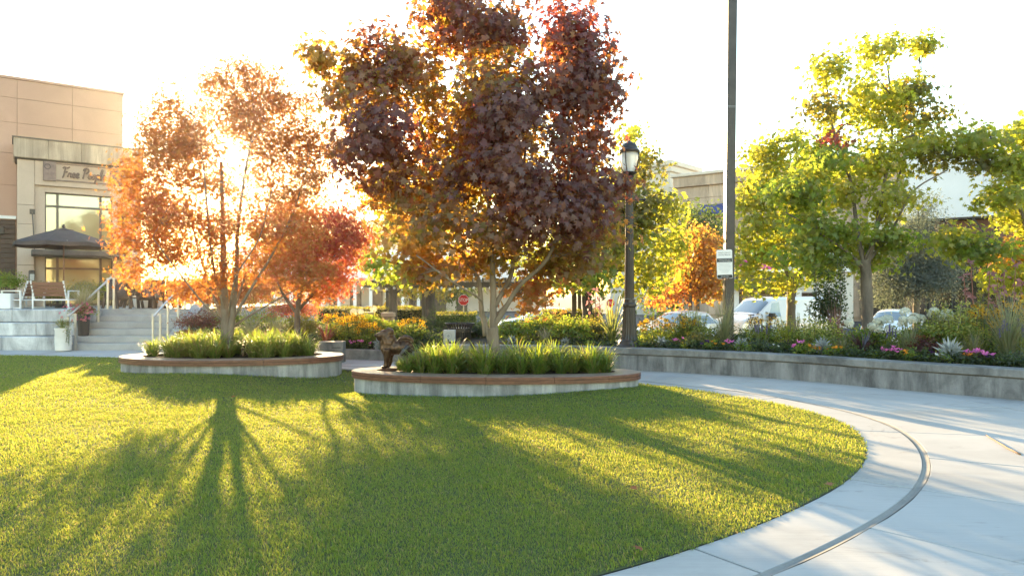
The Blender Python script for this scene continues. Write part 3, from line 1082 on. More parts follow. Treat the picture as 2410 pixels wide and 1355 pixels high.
# ---- fine leaved rust coloured maple in the farther planter, the sun behind it
D2 = PL2[1] + .1
tree('japanese_maple', 'rust orange maple with many fine branches in the farther oval planter', 'tree', xd(533, D2, .36), D2,
     [([(533, 812, 0), (531, 760, 0), (528, 690, 0), (526, 600, 0), (524, 500, 0), (520, 380, 0)], .125, .035),
      ([(540, 800, 0), (548, 740, -.1), (556, 640, -.1), (560, 540, -.1), (575, 420, 0), (600, 280, .1)], .075, .02),
      ([(530, 770, 0), (500, 690, .2), (470, 600, .4), (440, 480, .5), (400, 380, .5)], .035, .012),
      ([(536, 770, 0), (590, 680, -.2), (640, 600, -.3), (690, 500, -.4), (720, 400, -.4)], .04, .012),
      ([(538, 775, 0), (600, 735, .3), (680, 690, .3), (760, 650, .3)], .03, .012),
      ([(530, 760, 0), (480, 715, -.3), (420, 640, -.5), (360, 560, -.6)], .03, .010),
      ([(532, 740, 0), (505, 640, -.4), (490, 520, -.5), (480, 400, -.5), (470, 300, -.4)], .035, .010),
      ([(540, 760, 0), (580, 640, .5), (620, 520, .6), (650, 400, .6)], .035, .010),
      ([(536, 750, 0), (556, 650, -.5), (610, 560, -.7), (640, 450, -.8)], .028, .008),
      ([(530, 750, 0), (505, 700, .5), (450, 620, .8), (370, 640, .8)], .025, .008)],
     [(590, 180, 75, 45, 0, 'rust', .8), (505, 190, 45, 42, .2, 'rust', .7), (560, 158, 34, 26, 0, 'rust', .7), (560, 240, 120, 55, -.2, 'rust', .9), (680, 230, 80, 45, .2, 'rust', .8),
      (395, 230, 48, 48, 0, 'rust', .6), (370, 300, 50, 50, .2, 'rust', .7), (440, 300, 80, 55, -.2, 'rust', .8), (640, 300, 110, 50, -.4, 'rust', .9),
      (740, 330, 85, 55, 0, 'rust', .9), (350, 390, 65, 60, -.2, 'rust', .8), (440, 400, 80, 60, .4, 'rust', .7), (640, 400, 80, 40, .5, 'rust', .75), (545, 300, 90, 40, .6, 'rust', .7), (455, 350, 90, 60, -.6, 'rust', .7), (560, 440, 110, 40, .6, 'rust', .6), (400, 330, 70, 60, .6, 'rust', .8), (690, 370, 90, 50, .6, 'rust', .8), (540, 520, 70, 60, -.5, 'orange', .7), (520, 620, 60, 60, -.6, 'orange', .6), (370, 520, 80, 80, .7, 'orange', .8),
      (745, 420, 75, 50, -.3, 'rust', .75), (690, 460, 80, 40, .1, 'rust', .8), (800, 360, 40, 36, .1, 'rust', .8), (600, 350, 40, 40, .7, 'rust', .7), (490, 420, 50, 40, .7, 'rust', .7), (330, 480, 75, 60, .1, 'orange', .9), (420, 500, 90, 60, -.4, 'orange', .9), (310, 560, 55, 40, .3, 'orange', .8),
      (400, 600, 90, 55, .2, 'orange', .9), (480, 560, 70, 60, .5, 'orange', .6), (620, 520, 90, 60, .3, 'orange', .7), (690, 540, 80, 60, -.3, 'orange', .9),
      (620, 620, 90, 50, .4, 'orange', .7), (710, 640, 80, 50, -.2, 'orange', .8), (440, 670, 80, 40, .2, 'orange', .7), (330, 640, 50, 40, 0, 'orange', .7),
      (300, 420, 45, 28, .3, 'orange', .7), (280, 520, 22, 22, .2, 'orange', .6)],
     'lace', .09, 39000, BARK_TAN, spread=(.16, .11), per=13, carve=-.17, freq=2.1, twigs=12, twig_r=.007, limb_r=.02, seed=5)

# ---- low orange maples further back, seen between the branches
tree('maple_tree', 'low orange maple glowing behind the branches of the rust orange maple', 'tree', xd(545, 24.5, 1.0), 24.5,
     [([(545, 760, 0), (545, 720, 0), (548, 690, 0)], .08, .05)],
     [(560, 668, 70, 28, 0, 'orange', 1), (480, 676, 60, 26, .3, 'orange', 1), (620, 672, 60, 28, .2, 'orange', 1), (430, 690, 40, 24, .2, 'rust', .9), (530, 700, 90, 22, -.3, 'orange', 1)],
     'lace', .15, 5200, BARK_GREY, spread=(.24, .1), per=14, carve=-.4, limb_r=.025, seed=25)
# ---- red maple behind it
tree('maple_tree', 'low red orange maple behind the farther planter', 'tree', xd(712, 18.6, .3), 18.6,
     [([(700, 800, 0), (700, 740, 0), (705, 690, 0)], .09, .06), ([(700, 740, 0), (660, 680, 0), (640, 600, 0)], .05, .02),
      ([(702, 730, 0), (760, 660, .2), (790, 580, .2)], .05, .02)],
     [(765, 510, 80, 55, 0, 'red', 1), (700, 520, 80, 55, .6, 'red', 1), (820, 540, 55, 50, .1, 'red', 1), (670, 590, 80, 60, .4, 'orange', 1), (800, 600, 70, 60, -.3, 'red', 1), (730, 620, 90, 55, -.4, 'red', 1), (760, 570, 80, 60, -.5, 'red', 1),
      (790, 660, 55, 45, .2, 'red', .9), (725, 675, 60, 35, .2, 'orange', .9), (640, 545, 50, 40, .3, 'orange', .9), (840, 570, 32, 40, .2, 'red', .9)],
     'lace', .11, 11500, BARK_GREY, spread=(.2, .12), per=14, carve=-.12, freq=1.6, limb_r=.03, seed=21)

# ---- green maples of the bed and car park
tree('maple_tree', 'tall yellow green maple with a scarlet tuft, in the flower bed beside the van', 'tree', xd(2040, 17.4, .48), 17.4,
     [([(2040, 812, 0), (2041, 740, 0), (2038, 640, 0), (2034, 612, 0)], .15, .115), ([(2036, 640, 0), (2062, 540, 0), (2080, 440, .1), (2100, 300, .1), (2090, 160, 0)], .075, .02),
      ([(2036, 630, 0), (2020, 560, .1), (2000, 420, .2), (1960, 300, .2), (1945, 200, .2)], .065, .02), ([(2034, 630, 0), (1990, 590, -.3), (1900, 530, -.5), (1850, 500, -.6)], .04, .015),
      ([(2040, 620, 0), (2100, 540, -.1), (2150, 450, -.2), (2230, 400, -.2)], .045, .012), ([(2050, 570, 0), (2110, 430, .3), (2150, 300, .4), (2180, 200, .4)], .04, .012)],
     [(2060, 120, 62, 40, 0, 'lime', .9), (2150, 130, 50, 38, .2, 'lime', .8), (1950, 170, 55, 45, .1, 'lime', .9), (2080, 210, 85, 50, -.2, 'lime', .9), (2170, 240, 70, 62, .2, 'olive', .9),
      (2120, 245, 40, 50, .9, 'blaze', .6), (1935, 250, 50, 34, -.2, 'olive', .9), (2010, 290, 85, 50, .3, 'lime', .9), (2160, 320, 80, 42, -.2, 'lime', .8), (1965, 325, 20, 16, -.8, 'scarlet', 1.3),
      (2060, 380, 100, 50, .3, 'lime', .9), (1930, 380, 90, 45, -.5, 'green', .9), (2215, 375, 58, 30, -.2, 'olive', .8), (1880, 450, 80, 50, -.7, 'green', 1), (1980, 460, 80, 50, .4, 'lime', .8),
      (2100, 470, 80, 40, -.3, 'lime', .7), (1920, 540, 90, 50, -.4, 'green', 1), (2010, 560, 70, 45, .6, 'lime', .8), (2080, 560, 75, 40, -.4, 'green', .9), (1960, 620, 80, 40, .2, 'green', .9),
      (2060, 615, 55, 28, .3, 'green', .8), (1870, 590, 60, 35, -.3, 'green', .8), (2150, 470, 30, 22, 0, 'lime', .5)],
     'maple', .13, 12300, BARK_GREY, spread=(.16, .11), per=14, carve=-.1, limb_r=.035, group='maples in and behind the flower bed', seed=31)
tree('maple_tree', 'yellow green maple in front of the white van', 'tree', xd(1862, 21.5, .3), 21.5,
     [([(1862, 800, 0), (1862, 720, 0), (1860, 650, 0)], .15, .11), ([(1858, 670, 0), (1830, 560, 0), (1810, 460, 0), (1830, 360, 0)], .06, .02), ([(1866, 690, 0), (1900, 600, .2), (1910, 480, .2)], .06, .02)],
     [(1860, 350, 70, 40, 0, 'lime', 1), (1800, 380, 55, 50, .2, 'lime', 1), (1900, 400, 70, 50, .5, 'lime', .9), (1830, 440, 90, 50, -.3, 'lime', 1), (1770, 470, 50, 45, .1, 'lime', 1),
      (1870, 510, 80, 50, .4, 'lime', .9), (1790, 540, 70, 45, -.3, 'lime', 1), (1850, 590, 80, 40, .2, 'lime', .9), (1770, 610, 50, 40, .2, 'lime', .9), (1800, 660, 75, 30, -.4, 'lime', .9), (1900, 640, 60, 30, .2, 'green', .9)],
     'maple', .145, 7600, BARK_GREY, spread=(.2, .14), per=13, carve=-.12, limb_r=.04, group='maples in and behind the flower bed', seed=41)
tree('maple_tree', 'yellow green maple at the right edge in front of the dark shop', 'tree', xd(2440, 16.4, .48), 16.4,
     [([(2445, 830, 0), (2445, 700, 0), (2440, 620, 0)], .15, .11), ([(2440, 640, 0), (2400, 480, 0), (2370, 380, 0), (2330, 320, 0)], .06, .02), ([(2442, 640, 0), (2460, 480, 0), (2460, 300, 0)], .07, .02),
      ([(2440, 640, 0), (2370, 600, -.2), (2280, 570, -.3)], .04, .012)],
     [(2320, 330, 72, 38, 0, 'lime', 1), (2410, 300, 50, 50, .2, 'lime', 1), (2480, 280, 80, 80, .2, 'lime', 1), (2390, 400, 70, 42, -.2, 'lime', 1), (2315, 390, 50, 28, .2, 'olive', .8), (2355, 465, 56, 34, -.3, 'lime', 1),
      (2420, 500, 70, 50, .3, 'lime', 1), (2240, 560, 55, 34, 0, 'lime', 1), (2310, 590, 70, 35, -.3, 'green', 1), (2390, 600, 60, 45, .2, 'blaze', .6), (2380, 650, 70, 38, -.2, 'lime', 1), (2490, 430, 80, 120, .2, 'lime', 1)],
     'maple', .13, 9800, BARK_GREY, spread=(.16, .11), per=13, carve=-.15, limb_r=.035, group='maples in and behind the flower bed', seed=51)
tree('maple_tree', 'yellow green maple behind the lamp post', 'tree', xd(1382, 24.5, -.1), 24.5,
     [([(1382, 850, 0), (1382, 740, 0), (1380, 650, 0)], .2, .16), ([(1380, 680, 0), (1440, 560, 0), (1490, 440, 0)], .08, .03), ([(1380, 680, 0), (1330, 600, 0), (1300, 500, 0)], .08, .03)],
     [(1492, 320, 30, 40, 0, 'lime', .9), (1510, 400, 55, 45, .3, 'olive', 1), (1560, 480, 50, 50, .2, 'lime', 1), (1500, 500, 80, 60, -.3, 'olive', 1), (1570, 580, 50, 50, .3, 'lime', 1), (1480, 590, 100, 60, .1, 'lime', 1),
      (1400, 560, 100, 80, .5, 'olive', 1), (1530, 650, 80, 40, 0, 'lime', 1), (1380, 650, 100, 40, -.3, 'green', 1), (1290, 600, 90, 60, .3, 'lime', 1), (1430, 480, 90, 90, .8, 'lime', 1)],
     'maple', .18, 9000, BARK_DARK, spread=(.26, .18), per=13, carve=-.2, limb_r=.05, group='maples in and behind the flower bed', seed=61)
tree('maple_tree', 'dark trunked green maple behind the bronze dog', 'tree', xd(1015, 23.5, -.1), 23.5,
     [([(1015, 850, 0), (1014, 760, 0), (1012, 670, 0)], .2, .16), ([(1012, 690, 0), (960, 630, 0), (890, 610, 0)], .06, .02), ([(1012, 690, 0), (1000, 560, 0), (960, 440, 0)], .08, .03), ([(1012, 690, 0), (1080, 560, 0), (1120, 440, 0)], .08, .03)],
     [(875, 612, 45, 26, 0, 'green', 1), (935, 640, 62, 28, .1, 'green', 1), (900, 450, 45, 45, .3, 'lime', .8), (930, 540, 60, 45, .2, 'olive', 1), (1000, 480, 80, 70, .3, 'lime', 1), (1015, 640, 55, 30, 0, 'olive', .9),
      (1090, 420, 90, 80, .3, 'lime', .9)],
     'maple', .17, 5400, BARK_DARK, spread=(.28, .13), per=13, carve=-.16, limb_r=.05, group='maples in and behind the flower bed', seed=71)
tree('small_tree', 'small coppery orange tree left of the tall square pole', 'tree', xd(1628, 29, -.4), 29,
     [([(1625, 790, 0), (1625, 700, 0), (1630, 620, 0)], .1, .05), ([(1640, 785, 0), (1640, 700, 0), (1650, 600, 0)], .08, .04)],
     [(1640, 570, 45, 45, 0, 'blaze', .7), (1665, 600, 45, 55, .2, 'blaze', .9), (1620, 640, 50, 45, 0, 'blaze', .9), (1670, 670, 45, 40, -.2, 'blaze', 1.2), (1600, 690, 50, 25, .2, 'orange', .9), (1560, 700, 40, 20, 0, 'orange', .7)],
     'rough', .18, 4500, BARK_GREY, spread=(.28, .16), per=10, carve=-.2, limb_r=.05, seed=81)
tree('small_tree', 'far hazy olive tree standing before the white colonnade', 'tree', xd(968, 52, -.4), 52,
     [([(968, 730, 0), (968, 690, 0), (968, 660, 0)], .2, .12)],
     [(950, 672, 38, 20, 0, 'olive', 1), (990, 668, 36, 22, .5, 'olive', 1), (1030, 676, 40, 24, 0, 'olive', 1), (1075, 680, 40, 26, 1, 'dark', 1)],
     'oval', .34, 2600, BARK_DARK, spread=(.5, .35), per=12, carve=-.4, seed=95)
tree('evergreen_tree', 'round dark green tree in front of the beige building', 'tree', xd(1640, 46, -.4), 46,
     [([(1640, 780, 0), (1640, 650, 0), (1640, 560, 0)], .22, .12)],
     [(1625, 520, 42, 40, 0, 'dark', 1), (1670, 530, 45, 42, .5, 'dark', 1), (1650, 580, 70, 45, 0, 'dark', 1), (1640, 640, 70, 50, 0, 'dark', 1), (1560, 690, 50, 50, 0, 'dark', 1)],
     'oval', .35, 4200, BARK_DARK, spread=(.5, .35), per=12, carve=-.4, seed=91)
tree('olive_tree', 'grey green fine leaved tree in front of the dark shopfront', 'tree', xd(2158, 25, -.2), 25,
     [([(2156, 800, 0), (2157, 720, 0), (2158, 660, 0)], .12, .1), ([(2158, 680, 0), (2165, 600, 0), (2160, 480, 0)], .07, .02)],
     [(2150, 540, 45, 55, 0, 'grey', .7), (2180, 500, 25, 40, 0, 'grey', .5), (2150, 610, 75, 50, 0, 'grey', 1), (2200, 630, 45, 40, .2, 'grey', 1), (2100, 640, 50, 42, .1, 'grey', 1), (2160, 660, 90, 38, -.2, 'grey', 1),
      (2090, 690, 40, 22, 0, 'grey', .8)],
     'narrow', .14, 30000, BARK_GREY, spread=(.3, .2), per=14, carve=-.3, droop=-.1, seed=101)

# ================================================================== buildings
class Face:
    """a facade plane through two photo columns with their depths; x runs along it, y goes into the building"""

    def __init__(s, pa, da, pb, db):
        a, b = xd(pa, da), xd(pb, db)
        s.o = a
        u = (b - a).normalized()
        s.u = u
        s.rz = math.atan2(u.y, u.x)

    def x(s, px):
        k = (px - CX) / F
        return (k * s.o.y - s.o.x) / (s.u.x - k * s.u.y)

    def d(s, px):
        return s.o.y + s.u.y * s.x(px)

    def z(s, px, py):
        return H - (py - HZ) / F * s.d(px)


def text_mesh(body, size, name, m, parent, loc, rot=(math.radians(90), 0, 0), ext=.01, align='CENTER', sx=1.0):
    cu = bpy.data.curves.new(name, 'FONT')
    cu.body = body
    cu.size = size
    cu.extrude = ext
    cu.align_x = align
    cu.align_y = 'CENTER'
    cu.resolution_u = 3
    tmp = bpy.data.objects.new('tmp_text', cu)
    COL.objects.link(tmp)
    dg = bpy.context.evaluated_depsgraph_get()
    me = bpy.data.meshes.new_from_object(tmp.evaluated_get(dg))
    bpy.data.objects.remove(tmp)
    bpy.data.curves.remove(cu)
    me.name = name
    o = link(name, me, m, parent)
    o.location = loc
    o.rotation_euler = rot
    o.scale = (sx, 1, 1)
    return o


PEACH = concrete('peach_panel', (.47, .295, .22), .5, .92, False)
STONE = concrete('cream_stone', (.48, .375, .295), .8, .88, False)
STONE2 = concrete('grey_cream_stone', (.40, .325, .25), .8, .82, False, (1.2, 1.2, .12))
PLAQUE = mat('mauve_plaque', (.20, .145, .13), .6, .3, .3, 6, .3)
FRAMEB = mat('bronze_window_frame', (.10, .085, .07), .45, .3)
GLASSY = glassmat('shop_glass', (.26, .27, .15), .03)  # yellow green of mirrored trees is put into the base colour
GLASSD = glassmat('dark_glass', (.02, .02, .02), .08, 1.35)
CANOPY = mat('canopy_metal', (.09, .075, .065), .5, .3)
SIDING = woodmat('dark_siding', (.035, .02, .014), (.075, .045, .032), (1, 1, 14), .55)

# ---- shop on the patio
PZ = 1.2
fa = Face(40, 27.5, 332, 30)
up = Face(290, 31, 0, 28.45)
up = Face(0, 28.45, 290, 31)
shop = empty('shop_building', (fa.o.x, fa.o.y, PZ), fa.rz, 'peach and cream panelled shop building with script sign at the patio', 'building')
X = fa.x
def Zf(px, py): return fa.z(px, py) - PZ
xR = X(332)
zt, zc = Zf(40, 325), Zf(40, 373)
yb = 3.0
zj = [0, Zf(60, 624), Zf(60, 527), Zf(60, 482), zc - .004]
xl, xr = X(106), X(266)
zh = Zf(120, 452)
for a, b in zip(zj[:-1], zj[1:]):       # piers in stone courses, a recessed joint between them
    MB().bbox(0, xl - .35, 0, yb, a + .006, b - .006, .012).build('panel', STONE, shop)
    MB().bbox(xr + .35, xR, 0, yb, a + .006, b - .006, .012).build('panel', STONE, shop)
MB().bbox(xl - .344, xr + .344, 0, yb, zh + .25, zc - .01, .012).build('panel', STONE, shop)
MB().box(.02, xl - .36, .02, yb - .02, 0, zc - .02).box(xr + .36, xR - .02, .02, yb - .02, 0, zc - .02).build('joint_core', JOINT, shop)
# stepped surround of the opening
mb = MB()
mb.box(xl - .344, xl, .12, .5, 0, zh + .244).box(xr, xr + .344, .12, .5, 0, zh + .244).box(xl + .002, xr - .002, .12, .5, zh, zh + .244)
mb.build('surround', STONE, shop)
# cornice in lengths
cx = [-.12, 2.9 * .55, 3.3, 5.0, xR + .06]
ncn = 5
cxs = np.linspace(-.12, xR + .08, ncn)
for a, b in zip(cxs[:-1], cxs[1:]):
    MB().bbox(a + .004, b - .004, -.14, yb, zc + .05, zt, .015).build('cornice_panel', STONE2, shop)
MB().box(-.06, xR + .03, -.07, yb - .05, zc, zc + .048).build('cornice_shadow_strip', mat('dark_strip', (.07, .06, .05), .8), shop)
MB().box(-.16, xR + .12, -.18, yb + .05, zt + .002, zt + .05).build('coping', CANOPY, shop)
# window: frame, panes
wx = [xl, X(136), X(238), xr]
wz = [.05, Zf(180, 632), Zf(180, 604), Zf(180, 487), zh]
for i in range(3):
    for j in range(4):
        MB().box(wx[i] + .04, wx[i + 1] - .04, .34, .37, wz[j] + .04, wz[j + 1] - .04).build('pane', GLASSY, shop)
mb = MB()
for xx in wx: mb.box(max(xx - .045, xl + .001), min(xx + .045, xr - .001), .28, .42, .03, zh - .002)
for i in range(3):
    for zz in wz: mb.box(max(wx[i] + .046, xl + .05), wx[i + 1] - .046, .285, .415, max(zz - .04, .031), min(zz + .04, zh - .003))
mb.build('window_frame', FRAMEB, shop)
# a pale interior wall keeps the shop from reading as hollow
MB().box(xl + .05, xr - .05, 1.6, 1.7, 0, zh).build('interior_wall', mat('pale_interior', (.5, .48, .36), .8), shop)
# canopy with tie rods
cz = Zf(150, 604)
MB().bbox(X(73), X(292), -1.35, .1, cz - .02, cz + .2, .02).build('canopy', CANOPY, shop)
mb = MB()
for px in (76, 288):
    xx = X(px)
    mb.tube([(xx, -.02, cz + 1.75), (xx + .05, -1.25, cz + .2)], .02, 6)
    mb.box(xx - .09, xx + .09, -.05, -.001, cz + 1.65, cz + 1.85)
mb.build('tie_rod', CANOPY, shop)
# wall phone
MB().bbox(X(67), X(82), -.18, -.002, Zf(74, 661), Zf(74, 636), .03).build('intercom', mat('dark_plastic', (.05, .05, .055), .4), shop)
MB().bbox(X(70), X(81), -.2, -.181, Zf(74, 660), Zf(74, 645), .008).build('intercom_face', mat('pale_plastic', (.5, .5, .48), .5), shop)
# sign: two plaques, panel and script lettering on it
sz0, sz1 = Zf(195, 429), Zf(195, 391)
szm = (sz0 + sz1) / 2
MB().bbox(X(101), X(132), -.08, -.002, sz0 - .06, sz1 + .06, .015).build('sign_plaque', PLAQUE, shop)
MB().bbox(X(258), X(290), -.08, -.002, sz0 - .06, sz1 + .06, .015).build('sign_plaque', PLAQUE, shop)
MB().tube([(X(112) + .1 * math.cos(k * .7), -.085, szm + .18 + .1 * math.sin(k * .7)) for k in range(10)], .016, 5).build('sign_emblem', mat('dark_strip', (.07, .06, .05)), shop)
mb = MB()
mb.box(X(132) + .003, X(258) - .003, -.05, -.002, sz0 - .03, sz0 + .02).box(X(132) + .003, X(258) - .003, -.05, -.002, sz1 - .02, sz1 + .03)
mb.build('sign_border', PLAQUE, shop)
STROKES = {
    'F': ([[(.30, .92), (.22, .5), (.12, .05), (.0, .02)], [(.0, .82), (.12, .96), (.45, .9), (.72, 1.0)], [(.10, .48), (.35, .5), (.52, .56)]], .62),
    'r': ([[(0, .06), (.12, .38), (.16, .46), (.2, .38), (.34, .42), (.3, .2), (.36, .06), (.48, .1)]], .44),
    'e': ([[(0, .1), (.2, .2), (.33, .36), (.24, .46), (.1, .34), (.1, .12), (.24, .03), (.44, .12)]], .42),
    'P': ([[(.28, .9), (.2, .45), (.1, .0)], [(.02, .75), (.18, .96), (.5, .98), (.62, .78), (.48, .56), (.2, .5)]], .62),
    'o': ([[(.24, .44), (.08, .36), (.06, .12), (.2, .03), (.34, .16), (.32, .38), (.22, .45), (.46, .38)]], .44),
    'p': ([[(0, .1), (.14, .42), (.1, .1), (.0, -.38)], [(.1, .3), (.26, .46), (.38, .32), (.3, .08), (.12, .06), (.3, .02), (.46, .12)]], .46),
    'l': ([[(0, .08), (.2, .5), (.3, .9), (.2, .96), (.12, .6), (.1, .12), (.22, .03), (.36, .12)]], .34)}
mb = MB()
pen = 0
wd = []
for ch in 'Free People':
    if ch == ' ': pen += .34; continue
    st, adv = STROKES[ch]
    wd.append((pen, st)); pen += adv
lx0, lx1 = X(146), X(248)
lh = (sz1 - sz0) * .82
for p0, st in wd:
    for s in st:
        q = catmull3([np.array((lx0 + (p0 + a + .16 * b) / pen * (lx1 - lx0), -.07, sz0 + .13 + b * lh * .8)) for a, b in s], 4)
        mb.tube(q, .036, 6)
mb.build('sign_lettering', mat('sign_letter', (.16, .11, .09), .5, .3), shop, True)

# upper box behind
tower = empty('panelled_building', (up.o.x, up.o.y, 0), up.rz, 'tall peach panelled wall block behind the script sign shopfront', 'building')
U = up.x
Zu = up.z
ztop = Zu(40, 188)
zr = [PZ, Zu(40, 512), Zu(40, 437), Zu(40, 362), Zu(40, 290), Zu(40, 232), ztop]
xs_ = [U(-420), U(-130), U(40), U(170), U(290)]
for a, b in zip(xs_[:-1], xs_[1:]):
    for c, d_ in zip(zr[:-1], zr[1:]):
        MB().bbox(a + .006, b - .006, 0, .3, c + .006, d_ - .006, .008).build('panel', PEACH, tower)
MB().box(xs_[0], xs_[-1] - .01, .03, 9, 0, ztop - .02).build('wall_core', mat('joint_brown', (.26, .165, .115), .9), tower)
MB().bbox(xs_[0], xs_[-1] + .05, -.05, 9.05, ztop, ztop + .12, .02).build('coping', PEACH, tower)
mb = MB()
for k in range(14):
    xx = U(-200) + (U(285) - U(-200)) * k / 13
    mb.tube([(xx, .25, ztop + .12), (xx, .25, ztop + .42)], .012, 4)
mb.build('roof_wire_post', STEEL, tower)  # short posts that carry the string light wire
mb = MB()
mb.tube([(U(-200), .25, ztop + .42), (U(285), .25, ztop + .42)], .006, 4)
mb.build('roof_wire', STEEL, tower)
# dark timber siding and pale head trim on the lower left
sx0, sx1 = U(-300), U(36)
sz = Zu(20, 516)
zz = PZ
while zz < sz - .05:
    MB().bbox(sx0, sx1, -.10, -.002, zz + .006, min(zz + .19, sz), .008).build('plank', SIDING, tower)
    zz += .195
MB().box(sx0, sx1 + .03, -.16, -.003, sz + .006, sz + .13).build('trim', WHITEPAINT, tower)
wlx = U(3)
MB().bbox(wlx - .1, wlx + .1, -.28, -.105, Zu(3, 552), Zu(3, 533), .02).build('wall_lamp', BLACKMETAL, tower)

# ---- patio, terraces and steps
patio = MB().box(-27, -10.18, 23.0, 36, -.3, PZ).build('patio', CON_STEP)
tag(patio, 'raised concrete patio at the top of the steps', kind='structure')
steps = empty('stairs', (0, 0, 0), 0, 'six concrete steps with two steel handrails leading up to the patio', 'stairs')
SX0, SX1 = -13.42, -10.55
for k in range(6):
    MB().bbox(SX0, SX1, 21.2 + .36 * k, 22.995, .2 * k - (.25 if k == 0 else -.003), .2 * (k + 1), .014).build('step', CON_STEP, steps)
terr = empty('terrace_wall', (0, 0, 0), 0, 'stepped pale concrete seat wall left of the steps', 'wall')
for k in range(3):
    xx = SX0 - .02
    off = (.4, 1.1, 0)[k]
    first = True
    while xx > -27:
        w = (2.4 - off) if first else 2.4
        first = False
        MB().bbox(xx - w + .008, xx, 21.2 + .5 * k, 22.995, .4 * k + (.012 if k else -.25), .4 * (k + 1), .02).build('block', CON_BLOCK, terr)
        xx -= w
cheek = MB()
cp = [(21.0, -.2), (21.0, .12), (21.25, .3), (23.15, 1.36), (23.6, 1.36), (23.6, -.2)]
V = [(x, y, z) for x in (-10.53, -10.17) for y, z in cp]
n = len(cp)
cheek.add(V, [tuple(range(n)), tuple(range(n, 2 * n))[::-1]] + [(i, n + i, n + (i + 1) % n, (i + 1) % n) for i in range(n)])
tag(cheek.build('cheek_wall', CON_STEP), 'sloping concrete side wall along the right of the steps', 'wall')


def handrail(x, label, top_pair):
    r = empty('handrail', (x, 21.0, 0), 0, label, 'handrail', 'steel handrails on the steps')
    y0, y1, z0, z1 = 0, 2.15, 1.08, 2.26
    MB().bar((0, y0 - .12, z0 - .06), (0, y1, z1), .06, .035).build('rail', STEEL, r)
    for y, gap in ((.06, .11), (.75, 0), (1.42, 0), (2.1, .1)):
        zt_ = z0 + (z1 - z0) * (y + .02) / y1 - .05
        zb = 0 if y < .2 else .2 * min(6, int((y + 21.0 - 21.2) / .36) + 1)
        mb = MB()
        for s in ((-1, 1) if gap else (0,)):
            mb.box(s * gap - .028, s * gap + .028, y - .02, y + .02, zb, zt_)
        if gap: mb.box(-gap - .03, gap + .03, y - .021, y + .021, zt_ + .001, zt_ + .03)
        mb.build('post', STEEL, r)
    return r


handrail(-13.22, 'left steel handrail of the steps beside the plant pots', True)
handrail(-10.68, 'right steel handrail of the steps nearer the rust orange maple', True)

# ---- patio umbrella
UMB = mat('umbrella_cloth', (.055, .045, .045), .8, var=.2)
ux = xd(150, 25.0, PZ)
um = empty('patio_umbrella', ux, 0, 'dark brown patio umbrella open on the patio', 'umbrella')
r_, zr_, za_ = 1.56, 3.50 - PZ, 4.04 - PZ
mb = MB()
V, Fc, n8 = [], [], 8
prof = [(.05, za_), (.45, za_ - .13), (1.0, za_ - .32), (r_, zr_)]
for rr, zz in prof:
    for k in range(n8 * 4):
        an = 2 * math.pi * (k / (n8 * 4)) + .25
        sag = abs(math.sin(an * 4 - 1.0))
        f = (1 - .05 * sag * rr / r_)
        V.append((rr * f * math.cos(an), rr * f * math.sin(an), zz - .035 * sag * rr / r_))
N_ = n8 * 4
for i in range(3):
    for k in range(N_):
        Fc.append((i * N_ + k, (i + 1) * N_ + k, (i + 1) * N_ + (k + 1) % N_, i * N_ + (k + 1) % N_))
k0 = len(V)
for k in range(N_):
    x, y, z = V[3 * N_ + k]
    V.append((x * 1.005, y * 1.005, z - .13))
for k in range(N_): Fc.append((3 * N_ + k, k0 + k, k0 + (k + 1) % N_, 3 * N_ + (k + 1) % N_))
mb.add(V, Fc).build('canopy', UMB, um)
MB().lathe([(.05, za_ - .02), (.3, za_ - .06), (.31, za_ - .09)], 16).build('vent', UMB, um)
MB().lathe([(.02, za_ - .02), (.055, za_ + .03), (.06, za_ + .07), (.03, za_ + .13)], 10).build('finial', BLACKMETAL, um, True)
MB().tube([(0, 0, 0), (0, 0, za_)], .024, 10).build('pole', woodmat('umbrella_pole', (.12, .06, .035), (.2, .11, .07)), um, True)
for k in range(8):
    an = 2 * math.pi * k / 8 + .25 + math.pi / 8
    MB().bar((0, 0, za_ - .12), (r_ * .97 * math.cos(an), r_ * .97 * math.sin(an), zr_ - .02), .02, .012).build('rib', BLACKMETAL, um)
MB().lathe([(.28, 0), (.28, .06), (.06, .1), (.05, .3)], 16).build('base', BLACKMETAL, um, True)

# ---- white framed patio armchairs with timber backs
RED = woodmat('red_timber', (.13, .045, .025), (.24, .10, .055), (1, 1, 12))
def lounge(px, d, w, rz, label):
    r = empty('patio_bench', xd(px, d, PZ), rz, label, 'seat', 'white framed seats on the patio edge')
    for s in (-1, 1):
        mb = MB()
        x = s * w / 2
        for y in (-.36, .36): mb.bar((x, y, 0), (x, y, .62), .045)
        mb.bar((x, -.385, .60), (x, .385, .60), .05, .04).bar((x, -.34, .3), (x, .34, .3), .04).bar((x, -.34, .03), (x, .34, .03), .04)
        mb.build('side_frame', WHITEPAINT, r)
    mb = MB()
    for y in (-.36, .36): mb.bar((-w / 2 + .024, y, .3), (w / 2 - .024, y, .3), .045)
    mb.build('seat_rail', WHITEPAINT, r)
    for k in range(5):
        y = -.28 + .14 * k
        MB().box(-w / 2 + .03, w / 2 - .03, y - .06, y + .06, .325, .35).build('slat', RED, r)
    for k in range(4):
        z = .42 + .12 * k
        MB().box(-w / 2 + .03, w / 2 - .03, -.43 - .05 * k, -.405 - .05 * k, z, z + .112).build('slat', RED, r)
    for s in (-1, 1): MB().bar((s * (w / 2 - .05), -.36, .3), (s * (w / 2 - .05), -.60, .93), .04).build('back_post', WHITEPAINT, r)
    return r
lounge(132, 23.9, 1.1, math.radians(8), 'white framed bench with red brown timber back, facing away beside the pot of grass')
lounge(55, 23.9, .95, math.radians(80), 'white metal framed seat at the patio edge, seen from its side')

